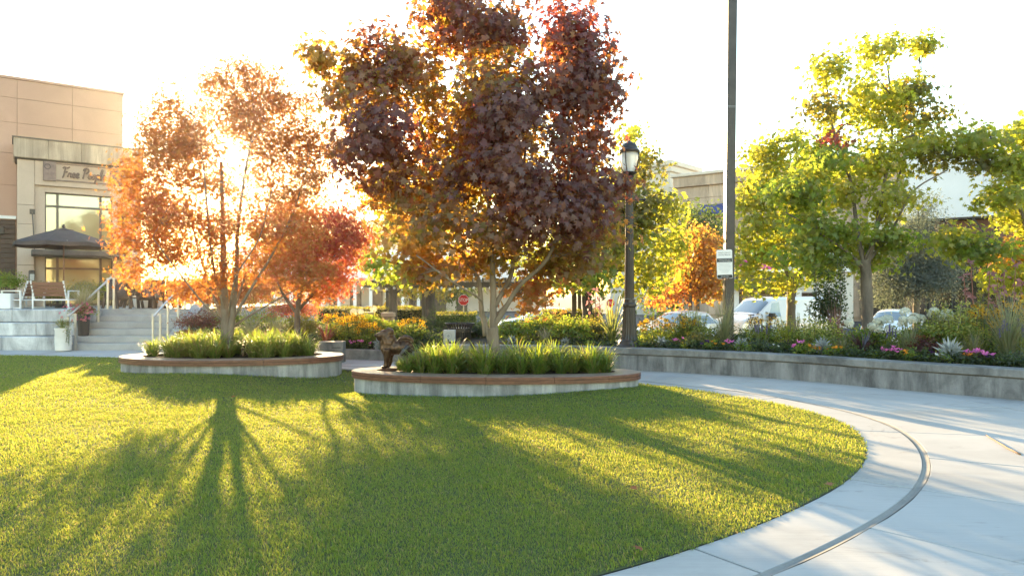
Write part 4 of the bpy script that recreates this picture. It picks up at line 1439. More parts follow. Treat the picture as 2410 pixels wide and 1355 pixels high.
# ---- dark slatted lounge chairs around a white fire table
DARKP = mat('dark_brown_board', (.045, .03, .025), .55, var=.25, scale=9)
def adirondack(loc, rz, label):
    r = empty('lounge_chair', loc, rz, label, 'chair', 'dark lounge chairs round the fire table')
    for s in (-1, 1):
        MB().add([(s * .17 + a, y, z) for a in (-.165, .165) for y, z in ((.05, .28), (.085, .28), (.40, 1.0), (.365, 1.0))],
                 [(0, 1, 2, 3), (7, 6, 5, 4), (0, 4, 5, 1), (1, 5, 6, 2), (2, 6, 7, 3), (3, 7, 4, 0)]).build('back_board', DARKP, r)
        MB().box(s * .40 - .07, s * .40 + .07, -.52, .32, .56, .59).build('armrest', DARKP, r)
        MB().add([(s * .38 + a, y, z) for a in (-.02, .02) for y, z in ((-.52, 0), (-.40, 0), (-.34, .555), (-.48, .555))],
                 [(0, 1, 2, 3), (7, 6, 5, 4), (0, 4, 5, 1), (1, 5, 6, 2), (2, 6, 7, 3), (3, 7, 4, 0)]).build('leg', DARKP, r)
        MB().add([(s * .38 + a, y, z) for a in (-.02, .02) for y, z in ((.30, 0), (.42, 0), (.22, .555), (.10, .555))],
                 [(0, 1, 2, 3), (7, 6, 5, 4), (0, 4, 5, 1), (1, 5, 6, 2), (2, 6, 7, 3), (3, 7, 4, 0)]).build('leg', DARKP, r)
    for k in range(3):
        y = -.45 + .17 * k
        MB().box(-.355, .355, y, y + .16, .37 - .03 * k, .395 - .03 * k).build('seat_board', DARKP, r)
    return r
adirondack(xd(350, 23.95, PZ), math.radians(180) + math.pi, 'dark lounge chair at the top of the steps, its back to the viewer')
for px, d, a, lb in ((282, 24.3, 62, 'dark lounge chair just right of the left handrail'), (318, 26.6, 150, 'dark lounge chair behind the fire table, left of the chair seen from behind'),
                     (392, 24.8, -50, 'dark lounge chair behind the right handrail'), (388, 26.8, -150, 'dark lounge chair farthest back beside the maple branches')):
    adirondack(xd(px, d, PZ), math.radians(a), lb)
ft = MB().lathe([(.42, 0), (.5, .05), (.55, .38), (.55, .42), (.3, .42), (.28, .36)], 28).build('fire_table', WHITEPAINT, None, 'auto', xd(352, 25.4, PZ))
tag(ft, 'round white fire table between the dark lounge chairs', 'table')

# ---- large pale buildings on the right
def panels(face, root, x0, x1, z0, z1, nx, nz, m, y=0, name='panel', g=.012, t=.25):
    for i in range(nx):
        for j in range(nz):
            a, b = x0 + (x1 - x0) * i / nx, x0 + (x1 - x0) * (i + 1) / nx
            c, d_ = z0 + (z1 - z0) * j / nz, z0 + (z1 - z0) * (j + 1) / nz
            MB().bbox(a + g, b - g, y, y + t, c + g, d_ - g, .01).build(name, m, root)


BEIGE = concrete('beige_stucco', (.44, .35, .27), .25, .9, False, (.5, .5, .08))
BEIGE2 = concrete('pale_stucco', (.58, .54, .48), .25, .92, False)
WHITEW = concrete('white_stucco', (.70, .73, .78), .15, .95, False)
BLUE = mat('blue_awning', (.04, .06, .20), .7)
bf = Face(1590, 62, 1770, 58)
be = empty('beige_building', (bf.o.x, bf.o.y, -.42), bf.rz, 'long beige stucco store with cornice behind the small orange tree', 'building')
def bz(px, py): return bf.z(px, py) + .42
bx0, bx1 = 0, bf.x(2130)
ztb, z1b, z2b = bz(1600, 411), bz(1600, 443), bz(1600, 470)
panels(bf, be, bx0, bx1, .3, z2b, 6, 2, BEIGE)
panels(bf, be, bx0, bx1, z2b, z1b, 6, 1, BEIGE)
MB().box(bx0 + .02, bx1, .1, 14, 0, ztb - .1).build('wall_core', BEIGE, be)
MB().bbox(bx0 - .15, bx1, -.22, 14.1, z1b + .03, ztb - .28, .03).build('cornice', BEIGE, be)
MB().bbox(bx0 - .35, bx1, -.42, 14.3, ztb - .27, ztb, .04).build('cornice_cap', BEIGE2, be)
for a, b, y0, y1 in ((1652, 1722, 480, 503), (1838, 1874, 464, 490)):
    zz0, zz1 = bz((a + b) / 2, y1), bz((a + b) / 2, y0)
    xa, xb = bf.x(a), bf.x(b)
    MB().add([(x, y, z) for x in (xa, xb) for y, z in ((-.02, zz1), (-1.0, zz0), (-1.0, zz0 - .12), (-.02, zz0 - .12))],
             [(0, 1, 2, 3), (7, 6, 5, 4), (0, 4, 5, 1), (1, 5, 6, 2), (2, 6, 7, 3), (3, 7, 4, 0)]).build('awning', BLUE, be)

# shop with a pink fascia in front of it
sf = Face(1728, 45, 1990, 43)
sp = empty('pink_fascia_shop', (sf.o.x, sf.o.y, -.42), sf.rz, 'low shop with pink fascia and dark grey awning behind the white van', 'building')
def szz(px, py): return sf.z(px, py) + .42
w1 = sf.x(2010)
zt_ = szz(1780, 600)
MB().box(0, w1, .3, 6, 0, zt_).build('wall', BEIGE2, sp)
MB().box(-.1, w1, .02, .298, szz(1780, 611), zt_ + .08).build('trim', WHITEPAINT, sp)
MB().box(.1, sf.x(1834), .05, .297, szz(1780, 634), szz(1780, 611) - .003).build('fascia', mat('pink_fascia', (.62, .06, .30), .5, var=.06), sp)
MB().box(-.1, w1, .02, .298, szz(1780, 641), szz(1780, 634) - .004).build('trim', WHITEPAINT, sp)
za, zb_ = szz(1780, 644), szz(1780, 681)
xa, xb = .1, sf.x(1858)
MB().add([(x, y, z) for x in (xa, xb) for y, z in ((.28, za), (-1.1, zb_ + .25), (-1.1, zb_), (.28, zb_))],
         [(0, 1, 2, 3), (7, 6, 5, 4), (0, 4, 5, 1), (1, 5, 6, 2), (2, 6, 7, 3), (3, 7, 4, 0)]).build('awning', mat('dark_awning', (.05, .058, .055), .75), sp)
zw = zb_ - .1
for i, px in enumerate((1733, 1781, 1830, 1880, 1930)):
    xx = sf.x(px)
    MB().box(xx - .16, xx + .16, -.02, .299, 0, zw).build('pillar', WHITEPAINT, sp)
    if i < 4:
        x2 = sf.x((1733, 1781, 1830, 1880, 1930)[i + 1])
        f = MB().box(xx + .17, x2 - .17, .12, .2, .5, zw - .1).build('window', mat('dark_red_interior', (.06, .03, .025), .4), sp)
        MB().box(xx + .24, x2 - .24, .1, .118, .56, zw - .18).build('pane', GLASSD, f)

# white stair tower with a moulded cap
tf = Face(1578, 68, 1640, 72)
tw_ = empty('white_tower', (tf.o.x, tf.o.y, -.42), tf.rz, 'white stucco tower with a stepped cap at the left end of the beige store', 'building')
tz = tf.z(1590, 381) + .42
tx = tf.x(1641)
MB().box(0, tx, 0, 7, 0, tz - 1.1).build('wall', BEIGE2, tw_)
MB().bbox(-.2, tx + .2, -.2, 7.2, tz - 1.09, tz - .5, .05).build('moulding', BEIGE2, tw_)
MB().bbox(-.4, tx + .4, -.4, 7.4, tz - .49, tz, .06).build('cap', BEIGE2, tw_)

# white box building over a dark shopfront
wf = Face(2100, 48.6, 2410, 44.2)
wb = empty('white_building', (wf.o.x, wf.o.y, -.42), wf.rz, 'large plain white building over a dark shopfront at the right', 'building')
def wz_(px, py): return wf.z(px, py) + .42
x1w = wf.x(2760)
zl = wz_(2250, 512)
ztw = wz_(2250, 316)
panels(wf, wb, wf.x(2128), x1w, zl, ztw, 3, 1, WHITEW, 0, 'panel', .006, 12)
MB().box(wf.x(2040), wf.x(2127), .5, 9, 3, wz_(2080, 470)).build('lower_wall', BEIGE2, wb)
DKB = mat('dark_brown_front', (.035, .027, .024), .6)
MB().box(wf.x(2040), x1w, 1.6, 9, 0, zl - .02).build('shopfront_wall', DKB, wb)
MB().box(wf.x(2195), x1w, -1.2, 1.5, zl - 1.9, zl - 1.55).build('canopy', DKB, wb)
mb = MB()
xs0, stp = wf.x(2200), 1.5
for k in range(14):
    a = xs0 + stp * k
    mb.bar((a, -1.0, zl - 1.54), (a + stp / 2, -1.0, zl - .2), .09).bar((a + stp / 2, -1.0, zl - .2), (a + stp, -1.0, zl - 1.54), .09)
mb.bar((xs0, -1.0, zl - .15), (xs0 + stp * 14, -1.0, zl - .15), .12)
mb.build('truss', DKB, wb)
PINKB = mat('pinkish_band', (.22, .12, .10), .7)
MB().box(wf.x(2195), x1w, 1.3, 1.58, zl - 1.5, zl - .1).build('band', PINKB, wb)
for k in range(10):
    xa = wf.x(2060) + 1.55 * k
    f = MB().box(xa, xa + 1.4, 1.45, 1.58, .5, zl - 2.3).build('window', mat('bronze_frame_dark', (.06, .055, .05), .5), wb)
    MB().box(xa + .06, xa + 1.34, 1.42, 1.448, .56, zl - 3.4).build('pane', GLASSD, f)
    MB().box(xa + .06, xa + 1.34, 1.42, 1.448, zl - 3.3, zl - 2.36).build('pane', GLASSD, f)

# ---- far buildings to the left of the middle
cf = Face(600, 76, 1100, 80)
cb = empty('white_store', (cf.o.x, cf.o.y, -.42), cf.rz, 'distant white store with colonnade and a gold script sign, left of the pergola', 'building')
def cz_(px, py): return cf.z(px, py) + .42
xe = cf.x(1300)
x0c = cf.x(560)
for i in range(8):
    a, b = x0c + (xe - x0c) * i / 8, x0c + (xe - x0c) * (i + 1) / 8
    MB().box(a + .02, b - .02, 0, 10, cz_(870, 657), cz_(870, 585)).build('panel', WHITEW, cb)
MB().box(x0c, xe, -1.3, 3, cz_(870, 664), cz_(870, 657) - .01).build('canopy', GREYMETAL, cb)
MB().box(x0c, xe, 3.1, 10, 0, cz_(870, 658)).build('back_wall', BEIGE2, cb)
for px in range(600, 1000, 37):
    xx = cf.x(px + 14)
    MB().box(xx - .17, xx + .17, -1.0, -.66, 0, cz_(870, 665)).build('pillar', WHITEPAINT, cb)
for px in range(560, 1100, 52):
    xx = cf.x(px)
    f = MB().box(xx, xx + 1.3, 3.0, 3.09, 0, 2.4).build('doorway', mat('brown_door', (.09, .07, .06), .6), cb)
GOLD = mat('gold_letter', (.62, .38, .05), .4, .2)
mb = MB()
qx, qz = cf.x(882), cz_(882, 641)
mb.tube(catmull3([np.array((qx + 1.0 * .55 * math.sin(t) - .1, -.1, qz + .05 + .68 * math.cos(t) * (1 - .1 * math.sin(t)))) for t in np.linspace(-.5, 5.9, 12)], 3), .11, 6)
mb.tube(catmull3([np.array(p) for p in ((qx + .1, -.12, qz - .35), (qx + .45, -.12, qz - .8), (qx + .8, -.12, qz - .6))], 4), .1, 6)
for dx in (1.1, 1.9):
    mb.tube([(qx + dx + .28 * math.cos(t), -.1, qz - .2 + .36 * math.sin(t)) for t in np.linspace(0, 6.3, 14)], .08, 6)
mb.build('sign_lettering', GOLD, cb, True)

apf = Face(860, 118, 938, 112)
ap = empty('apartment_block', (apf.o.x, apf.o.y, -.42), apf.rz, 'far beige apartment block rising between the red and purple maples', 'building')
hz_ = apf.z(900, 524) + .42
wA = apf.x(938)
MB().box(0, wA, 0, 12, 0, hz_).build('wall', BEIGE, ap)
MB().box(-.2, wA + .2, -.2, 12.2, hz_ + .01, hz_ + .4).build('roof_edge', BEIGE2, ap)
for i in range(3):
    for j in range(4):
        xx, z_ = .6 + 1.75 * i, hz_ - 2.5 - 2.7 * j
        f = MB().box(xx, xx + 1.1, -.06, -.002, z_, z_ + 1.5).build('window', WHITEPAINT, ap)
        MB().box(xx + .1, xx + 1.0, -.09, -.061, z_ + .1, z_ + 1.4).build('pane', mat('pale_pane', (.45, .5, .52), .15), f)

# ================================================================== street furniture
# ---- lamp post
LD = wall_depth(1483) + .62
lp = empty('street_lamp', xd(1481, LD, .46), 0, 'dark bronze fluted street lamp with acorn lantern at the edge of the flower bed', 'street lamp')
lz = lambda py: H - (py - HZ) / F * LD - .46
mb = MB()
mb.lathe([(.30, 0), (.30, .05), (.27, .075), (.255, .12), (.25, .15), (.215, .19)], 32)
mb.build('base', BLACKMETAL, lp, 'auto')
MB().lathe([(.205, .191), (.175, .3), (.155, .55), (.145, .85), (.14, lz(722))], 40, ribs=1, ribd=.07).build('fluted_shaft', BLACKMETAL, lp)
MB().lathe([(.15, lz(722) + .002), (.165, lz(720)), (.165, lz(715)), (.135, lz(712)), (.13, lz(704)), (.12, lz(703))], 28).build('collar', BLACKMETAL, lp, 'auto')
MB().lathe([(.115, lz(702.5)), (.105, lz(600)), (.088, lz(440)), (.085, lz(420))], 40, ribs=1, ribd=.05).build('pole', BLACKMETAL, lp)
mb = MB()
mb.tube([(-.33, 0, lz(470)), (.33, 0, lz(470))], .018, 8).ball((-.35, 0, lz(470)), .035).ball((.35, 0, lz(470)), .035)
mb.build('ladder_bar', BLACKMETAL, lp, True)
z0 = lz(419)
MB().lathe([(.086, z0), (.12, z0 + .03), (.10, z0 + .06), (.17, z0 + .1), (.18, z0 + .13)], 24).build('lantern_seat', BLACKMETAL, lp, 'auto')
gm, gt, gb = nodes('frosted_lens')
gb.inputs['Base Color'].default_value = (.82, .80, .76, 1)
gb.inputs['Roughness'].default_value = .3
gb.inputs['Transmission Weight'].default_value = .35
gb.inputs['IOR'].default_value = 1.2
zl0, zl1 = z0 + .132, lz(360)
MB().lathe([(.115, zl0), (.165, zl0 + .25 * (zl1 - zl0)), (.20, zl0 + .62 * (zl1 - zl0)), (.205, zl0 + .8 * (zl1 - zl0)), (.19, zl1)], 28).build('lens', gm, lp, True)
MB().lathe([(.235, zl1), (.245, zl1 + .05), (.19, zl1 + .1), (.185, lz(345)), (.15, lz(339)), (.06, lz(335)), (.035, lz(333)), (.03, lz(329)), (.012, lz(327))], 28).build('hood', BLACKMETAL, lp, 'auto')
for k in range(4):
    an = math.pi / 4 + k * math.pi / 2 + .25
    rr = [.13, .19, .225, .232, .225]
    q = [(r * math.cos(an), r * math.sin(an), zl0 + f * (zl1 - zl0)) for r, f in zip(rr, (0, .25, .62, .8, 1))]
    MB().tube(q, .013, 6).build('strap', BLACKMETAL, lp, True)

# ---- tall square pole and its sign
PD = wall_depth(1712) + 2.0
tp = empty('tall_pole', xd(1713, PD, .5), 0, 'very tall square dark brown light pole rising out of the picture', 'pole')
tp.rotation_euler = (0, math.radians(.62), 0)
MB().bbox(-.106, .106, -.106, .106, -.1, 11.5, .012).build('shaft', BLACKMETAL, tp)
MB().bbox(-.16, .16, -.16, .16, -.05, .12, .02).build('base_cover', BLACKMETAL, tp)
MB().bbox(-.12, .12, -.12, .12, 11.501, 11.55, .01).build('cap', BLACKMETAL, tp)
MB().bbox(-.7, -.13, -.2, .2, 11.2, 11.34, .03).build('light_head', BLACKMETAL, tp)
mb = MB()
for z in (5.6, 5.63):
    mb.box(-.109, .109, -.109, .109, z, z + .012)
mb.build('strap', GREYMETAL, tp)
sx, sz_ = xd(1706, PD - .16), H - (622 - HZ) / F * PD
sg = empty('parking_sign', (sx.x, PD - .135, sz_), math.radians(-6), 'white parking notice with black band strapped to the tall pole', 'sign')
sg.rotation_euler = (0, math.radians(-1.5), math.radians(-7))
sw, sh = .185, .345
def rrect(w, h, r, n=5):
    out = []
    for cx_, cz__, a0 in ((w - r, h - r, 0), (-w + r, h - r, 90), (-w + r, -h + r, 180), (w - r, -h + r, 270)):
        for k in range(n):
            a = math.radians(a0 + 90 * k / (n - 1))
            out.append((cx_ + r * math.cos(a), cz__ + r * math.sin(a)))
    return out
def plate(w, h, r, y0, y1, name, m, parent, cx_=0, cz__=0):
    p = rrect(w, h, r)
    n = len(p)
    V = [(x + cx_, y0, z + cz__) for x, z in p] + [(x + cx_, y1, z + cz__) for x, z in p]
    return MB().add(V, [tuple(range(n)), tuple(range(n, 2 * n))[::-1]] + [(i, n + i, n + (i + 1) % n, (i + 1) % n) for i in range(n)]).build(name, m, parent)
INK = mat('sign_ink', (.02, .025, .028), .6)
plate(sw, sh, .04, -.004, 0, 'plate', GREYMETAL, sg)
plate(sw - .008, sh - .008, .035, -.006, -.0041, 'face', WHITEPAINT, sg)
plate(sw - .014, .045, .004, -.0075, -.0061, 'black_band', INK, sg, 0, .09)
plate(sw - .014, .04, .025, -.0075, -.0061, 'black_footer', INK, sg, 0, -sh + .055)
for s, z, sz2, m in (('Parking for patrons of', .27, .036, INK), ('University Village only', .22, .036, INK), ('Customers must remain', .108, .034, WHITEPAINT), ('on property at all times', .068, .034, WHITEPAINT),
                     ('University Village', -sh + .055, .03, WHITEPAINT)):
    text_mesh(s, sz2, 'lettering', m, sg, (0, -.009, z), ext=.0006, sx=.86)
mb = MB()
for k, w in enumerate((.15, .12, .15, .14, .15, .13, .1, .08)):
    mb.box(-w, w, -.0072, -.0061, .015 - .03 * k - .004, .015 - .03 * k + .004)
mb.build('fine_print', mat('grey_ink', (.42, .44, .46), .6), sg)
mb = MB()
mb.box(-.09, .16, 0.001, .018, .2, .225).box(-.09, .16, .001, .018, -.225, -.2)
mb.build('bracket', STEEL, sg)
for dx, rot, c in ((.02, .5, (.25, .09, .05)), (.07, -.5, (.28, .12, .07)), (-.01, .1, (.2, .08, .05))):
    lv = MB()
    m4 = Matrix.Translation((sx.x + dx, PD - .17, sz_ - sh + .005)) @ Matrix.Rotation(rot, 4, 'Y')
    lv.box(-.06, .06, -.012, .012, -.004, .004, m4)
    o = lv.build('dry_twig', mat('dry_twig', (.22, .11, .07), .8))
    tag(o, {.02: 'dry twig under the parking notice, tilted down to the right', .07: 'dry twig under the parking notice, at the pole side', -.01: 'dry twig under the parking notice, lying almost level'}[dx], 'twig', 'dry twigs under the parking notice')

# ---- stop signs
def stop_sign(px, py, r_px, d, label, tag_col=None):
    p = at(px, py, d)
    R = r_px / F * d
    r = empty('stop_sign', (p.x, p.y, -.42), math.radians(4), label, 'sign', 'stop signs in the car park')
    zc_ = p.z + .42
    def octo(rr, y0, y1, nm, m):
        q = [(rr * math.cos(math.pi / 8 + k * math.pi / 4), rr * math.sin(math.pi / 8 + k * math.pi / 4)) for k in range(8)]
        V = [(x, y0, zc_ + z) for x, z in q] + [(x, y1, zc_ + z) for x, z in q]
        MB().add(V, [tuple(range(8)), tuple(range(8, 16))[::-1]] + [(i, 8 + i, 8 + (i + 1) % 8, (i + 1) % 8) for i in range(8)]).build(nm, m, r)
    octo(R, -.004, 0, 'border', WHITEPAINT)
    octo(R * .93, -.007, -.0041, 'face', mat('stop_red', (.62, .02, .025), .45, var=.05))
    text_mesh('STOP', R * .82, 'lettering', WHITEPAINT, r, (0, -.009, zc_), ext=.001, sx=.8)
    MB().box(-.03, .03, .002, .04, 0, zc_ + R).build('post', STEEL, r)
    if tag_col:
        MB().box(-.12, .12, -.01, -.001, zc_ - R - .55, zc_ - R - .12).build('yellow_plate', tag_col, r)
stop_sign(1091, 706, 13.5, 30, 'red stop sign seen through the branches left of the purple maple trunk')
stop_sign(1437, 713, 10.5, 33, 'red stop sign with a yellow plate left of the street lamp', mat('yellow_plate', (.75, .45, .03), .5))

# ---- litter bin, grey cabinet
BD = 18.6
bn = empty('litter_bin', xd(1082, BD, .0), 0, 'dark slatted litter bin with flared rim behind the planter', 'litter bin')
zb = lambda py: H - (py - HZ) / F * BD
tz_ = zb(760)
MB().lathe([(.27, .05), (.27, tz_ - .13), (.25, tz_ - .13), (.25, .05)], 28).build('liner', mat('bin_liner', (.012, .012, .012), .7), bn)
MB().lathe([(.28, 0), (.30, .02), (.30, .08), (.28, .1)], 28).build('base_ring', BLACKMETAL, bn, 'auto')
MB().lathe([(.285, tz_ - .22), (.305, tz_ - .215), (.305, tz_ - .13), (.285, tz_ - .125)], 28).build('top_band', BLACKMETAL, bn, 'auto')
slat = None
for k in range(30):
    an = 2 * math.pi * k / 30
    m4 = Matrix.Rotation(an, 4, 'Z')
    mb = MB()
    mb.box(.288, .30, -.019, .019, .09, tz_ - .2, m4)
    mb.add([m4 @ Vector(p) for p in ((.306, -.019, tz_ - .14), (.306, .019, tz_ - .14), (.375, .023, tz_ - .015), (.375, -.023, tz_ - .015), (.298, -.019, tz_ - .14), (.298, .019, tz_ - .14), (.367, .023, tz_ - .01), (.367, -.023, tz_ - .01))],
           [(0, 1, 2, 3), (7, 6, 5, 4), (0, 4, 5, 1), (2, 6, 7, 3), (1, 5, 6, 2), (3, 7, 4, 0)])
    mb.build('slat', BLACKMETAL, bn)
MB().tube([(.385 * math.cos(2 * math.pi * k / 32), .385 * math.sin(2 * math.pi * k / 32), tz_ - .008) for k in range(33)], .013, 6, False).build('rim', BLACKMETAL, bn, True)
cabm = mat('pale_grey_cabinet', (.40, .43, .46), .5, .2, .06)
cb_ = empty('cabinet', xd(1058, 18.05, 0), 0, 'pale grey metal cabinet with round emblem beside the litter bin', 'cabinet')
cz1 = H - (776 - HZ) / F * 18.05
MB().bbox(-.155, .155, -.1, .1, 0, cz1, .012).build('body', cabm, cb_)
mb = MB()
mb.tube([(-.02 + .085 * math.cos(2 * math.pi * k / 24), -.101, cz1 - .15 + .085 * math.sin(2 * math.pi * k / 24)) for k in range(25)], .002, 4, False)
mb.tube([(-.02 + .02 * math.cos(2 * math.pi * k / 16), -.101, cz1 - .15 + .02 * math.sin(2 * math.pi * k / 16)) for k in range(17)], .006, 4, False)
mb.build('emblem', mat('emblem_blue', (.10, .14, .17), .5), cb_)
MB().box(-.038, -.008, -.104, -.1005, cz1 - .33, cz1 - .24).build('slot', INK, cb_)
bench = empty('bench', xd(1010, 19.6, 0), math.radians(-6), 'pale topped low bench ledge between the bronze dog and the grey cabinet', 'bench')
MB().bbox(-.75, .95, -.22, .22, .42, .54, .015).build('seat', concrete('pale_ledge', (.52, .50, .47), 1, .9, False), bench)
MB().bbox(-.68, .88, -.17, .17, 0, .418, .015).build('plinth', woodmat('ledge_side', (.10, .045, .035), (.16, .08, .06)), bench)
blk = empty('bench_block', xd(782, 17.55, 0), math.radians(4), 'small grey concrete bench block right of the farther planter', 'bench')
bzt = H - (803 - HZ) / F * 17.55
MB().bbox(-.30, .30, -.2, .2, -.15, bzt, .012).build('body', CON_CAP, blk)
MB().box(.02, .24, -.204, -.2005, bzt - .16, bzt - .13).build('plaque', mat('dark_plate', (.06, .06, .06), .5), blk)

# ---- pergola with string lights, bollard lights, banner
PGD = 27.0
pg = empty('pergola', xd(930, PGD, -.1), math.radians(-4), 'slim dark pergola hung with string lights behind the bronze dog', 'pergola')
pz = lambda py: H - (py - HZ) / F * PGD + .1
PGM = mat('pergola_paint', (.09, .075, .055), .6)
def pgx(px): return (px - 930) / F * PGD
for px, dy, w in ((887, 1.6, .06), (921, 0, .065), (930, 0, .065), (993, .4, .06), (1001, .4, .06), (1350, .3, .09), (1365, 2, .07)):
    MB().box(pgx(px) - w, pgx(px) + w, dy - w, dy + w, 0, pz(672)).build('post', PGM, pg)
MB().box(pgx(855), pgx(1400), -.12, .12, pz(676), pz(664)).build('beam', PGM, pg)
MB().box(pgx(855), pgx(1400), 1.5, 1.74, pz(676), pz(664)).build('beam', PGM, pg)
for k in range(22):
    x = pgx(858) + (pgx(1398) - pgx(858)) * k / 21
    MB().box(x - .04, x + .04, -.5, 2.2, pz(664) + .005, pz(664) + .16).build('rafter', PGM, pg)
MB().box(pgx(840), pgx(960), -.9, -.6, pz(660), pz(657)).build('glass_roof', mat('pale_roof_sheet', (.6, .62, .62), .3), pg)
for s in (-1, 1):
    MB().tube([(pgx(926) + s * .12, 0, pz(690)), (pgx(926) + s * .3, 0, pz(680)), (pgx(926) + s * .62, 0, pz(676))], .035, 6).build('brace', PGM, pg)
bulb = mat('frosted_bulb', (.85, .82, .74), .3)
for k in range(30):
    x = pgx(858) + (pgx(1398) - pgx(858)) * k / 29
    MB().ball((x, -.3, pz(678) - .05 * (k % 2)), .055, 6, 5).build('bulb', bulb, pg, True)
for px, py0, d, lb in ((864, 734, 21.5, 'square stone bollard light, the one nearer the yellow daisies'), (914, 735, 22.5, 'square stone bollard light at the foot of the pergola post')):
    z1 = H - (py0 - HZ) / F * d
    b = empty('bollard_light', xd(px, d, -.1), 0, lb, 'bollard', 'bollard lights by the pergola')
    stone = mat('sandstone', (.36, .28, .20), .8, bmp=.3)
    MB().bbox(-.19, .19, -.19, .19, 0, z1 - .22, .015).build('shaft', stone, b)
    for k in range(3):
        MB().bbox(-.17, .17, -.17, .17, z1 - .21 + .055 * k, z1 - .175 + .055 * k, .006).build('louvre', stone, b)
    MB().bbox(-.2, .2, -.2, .2, z1 - .045, z1 + .1, .015).build('cap', stone, b)
    MB().box(-.12, .12, -.12, .12, z1 - .219, z1 - .046).build('core', mat('dark_core', (.05, .04, .03), .6), b)
bd = 45
bp = at(906, 720, bd)
V = []
fl_ = empty('feather_banner', (bp.x, bd, -.42), 0, 'curved yellow feather banner beyond the hedge', 'banner')
prof = [(-.12, .5), (-.35, 1.0), (.02, 1.6), (.25, 2.2), (.3, 2.5), (.62, 2.4), (.55, 1.8), (.35, 1.2), (.15, .7)]
n = len(prof)
MB().add([(x, y, z) for y in (-.015, .015) for x, z in prof], [tuple(range(n)), tuple(range(n, 2 * n))[::-1]] + [(i, n + i, n + (i + 1) % n, (i + 1) % n) for i in range(n)]).build('flag', mat('banner_yellow', (.75, .42, .03), .7), fl_)
MB().tube([(-.2, 0, 0), (.1, 0, 1.5), (.28, 0, 2.52)], .03, 6).build('pole', GREYMETAL, fl_)
for px in (868, 884):
    c = empty('cafe_chair', xd(px, 62, -.42), .2, 'tiny red cafe chair by the distant white colonnade, %s the yellow banner' % ('farther from' if px == 868 else 'nearer to'), 'chair', 'red cafe chairs far off')
    rm = mat('red_chair', (.5, .03, .03), .5)
    MB().box(-.25, .25, -.25, .25, .42, .47).build('seat', rm, c)
    MB().box(-.25, .25, .22, .26, .48, .95).build('backrest', rm, c)
    for a in (-.22, .22):
        for b in (-.22, .22): MB().box(a - .02, a + .02, b - .02, b + .02, 0, .419).build('leg', rm, c)

# ---- bronze dog: tapered limbs and body merged into one surface, coat raised in tufts
def merged(parts, name, m, parent, voxel=.014, fur=.012, seed=0):
    mb = MB()
    for p in parts:
        if p[0] == 'b': mb.ball(p[1], p[2], 14, 10, p[3] if len(p) > 3 else (1, 1, 1), p[4] if len(p) > 4 else None)
        else: mb.tube(p[1], p[2], 12)
    o = mb.build(name, m, parent)
    md = o.modifiers.new('r', 'REMESH'); md.mode = 'VOXEL'; md.voxel_size = voxel
    sm = o.modifiers.new('s', 'SMOOTH'); sm.iterations = 4
    dg = bpy.context.evaluated_depsgraph_get()
    me = bpy.data.meshes.new_from_object(o.evaluated_get(dg))
    o.modifiers.clear()
    o.data = me
    me.name = name
    nv = len(me.vertices)
    co = np.zeros(nv * 3); me.vertices.foreach_get('co', co); co = co.reshape(-1, 3)
    no = np.array([v.normal[:] for v in me.vertices])
    dsp = np.array([noise.noise(Vector((c[0] * 26 + seed, c[1] * 26, c[2] * 13))) + .6 * noise.noise(Vector((c[0] * 60, c[1] * 60, c[2] * 34))) for c in co])
    co += no * (dsp * fur)[:, None]
    me.vertices.foreach_set('co', co.ravel())
    me.polygons.foreach_set('use_smooth', np.ones(len(me.polygons), bool))
    me.update()
    return o


dp = gp(908, 862, .31)
DGD = dp.y
S_ = DGD / F          # metres per photo pixel at the dog
def dv(px, py, y=0): return ((px - 930) * S_, y, (862 - py) * S_)
dog = empty('dog_statue', (xd(930, DGD).x, DGD - .1, .30), math.radians(3), 'bronze statue of a shaggy dog with curled tail standing on the nearer planter', 'statue')
parts = [('b', dv(935, 816), .135, (1.5, .85, .98)), ('b', dv(916, 815), .150, (1.05, .88, 1.1)), ('b', dv(956, 816), .142, (1.15, .88, 1.05)), ('t', [dv(914, 806), dv(935, 806), dv(960, 806)], [.06, .055, .055]),
         ('b', dv(912, 803), .13, (.95, .85, 1.1)), ('t', [dv(918, 808), dv(912, 794), dv(908, 788)], [.135, .12, .11]),
         ('b', dv(908, 786), .112, (1.05, .95, .95)), ('b', dv(914, 784), .1, (1, .9, 1)), ('t', [dv(903, 787), dv(893, 788), dv(889, 788.5)], [.09, .068, .052]), ('b', dv(886.5, 786.5), .03), ('t', [dv(903, 795), dv(893, 794), dv(890, 793.5)], [.06, .045, .03]), ('b', dv(918, 780, .0), .09), ('b', dv(920, 797), .115),
         ('b', dv(915, 790, -.085), .05, (.75, .5, 1.35)), ('b', dv(915, 790, .085), .05, (.75, .5, 1.35)), ('b', dv(906, 797, 0), .07, (1, 1, 1.1))]
for sy, dx in ((-.085, 0), (.085, 5)):
    parts.append(('t', [dv(915 + dx, 818, sy), dv(914 + dx, 838, sy), dv(913 + dx, 852, sy), dv(911 + dx, 859, sy)], [.085, .062, .046, .045]))
    parts.append(('b', dv(908 + dx, 860, sy), .045, (1.35, .95, .62)))
    parts.append(('t', [dv(960 - dx * .6, 818, sy), dv(963 - dx * .6, 834, sy), dv(969 - dx * .6, 845, sy), dv(965 - dx * .6, 858, sy)], [.115, .085, .052, .045]))
    parts.append(('b', dv(961 - dx * .6, 860, sy), .045, (1.35, .95, .62)))
tail = [dv(970, 807), dv(970, 798), dv(964, 793), dv(954, 792), dv(945, 796), dv(940, 801)]
parts.append(('t', [tuple(p) for p in catmull3([np.array(p) for p in tail], 4)], [.03 + .014 * math.sin(k / 20 * 3.1) for k in range(21)]))
merged(parts, 'body', BRONZE, dog, .0125, .010)
mb = MB()
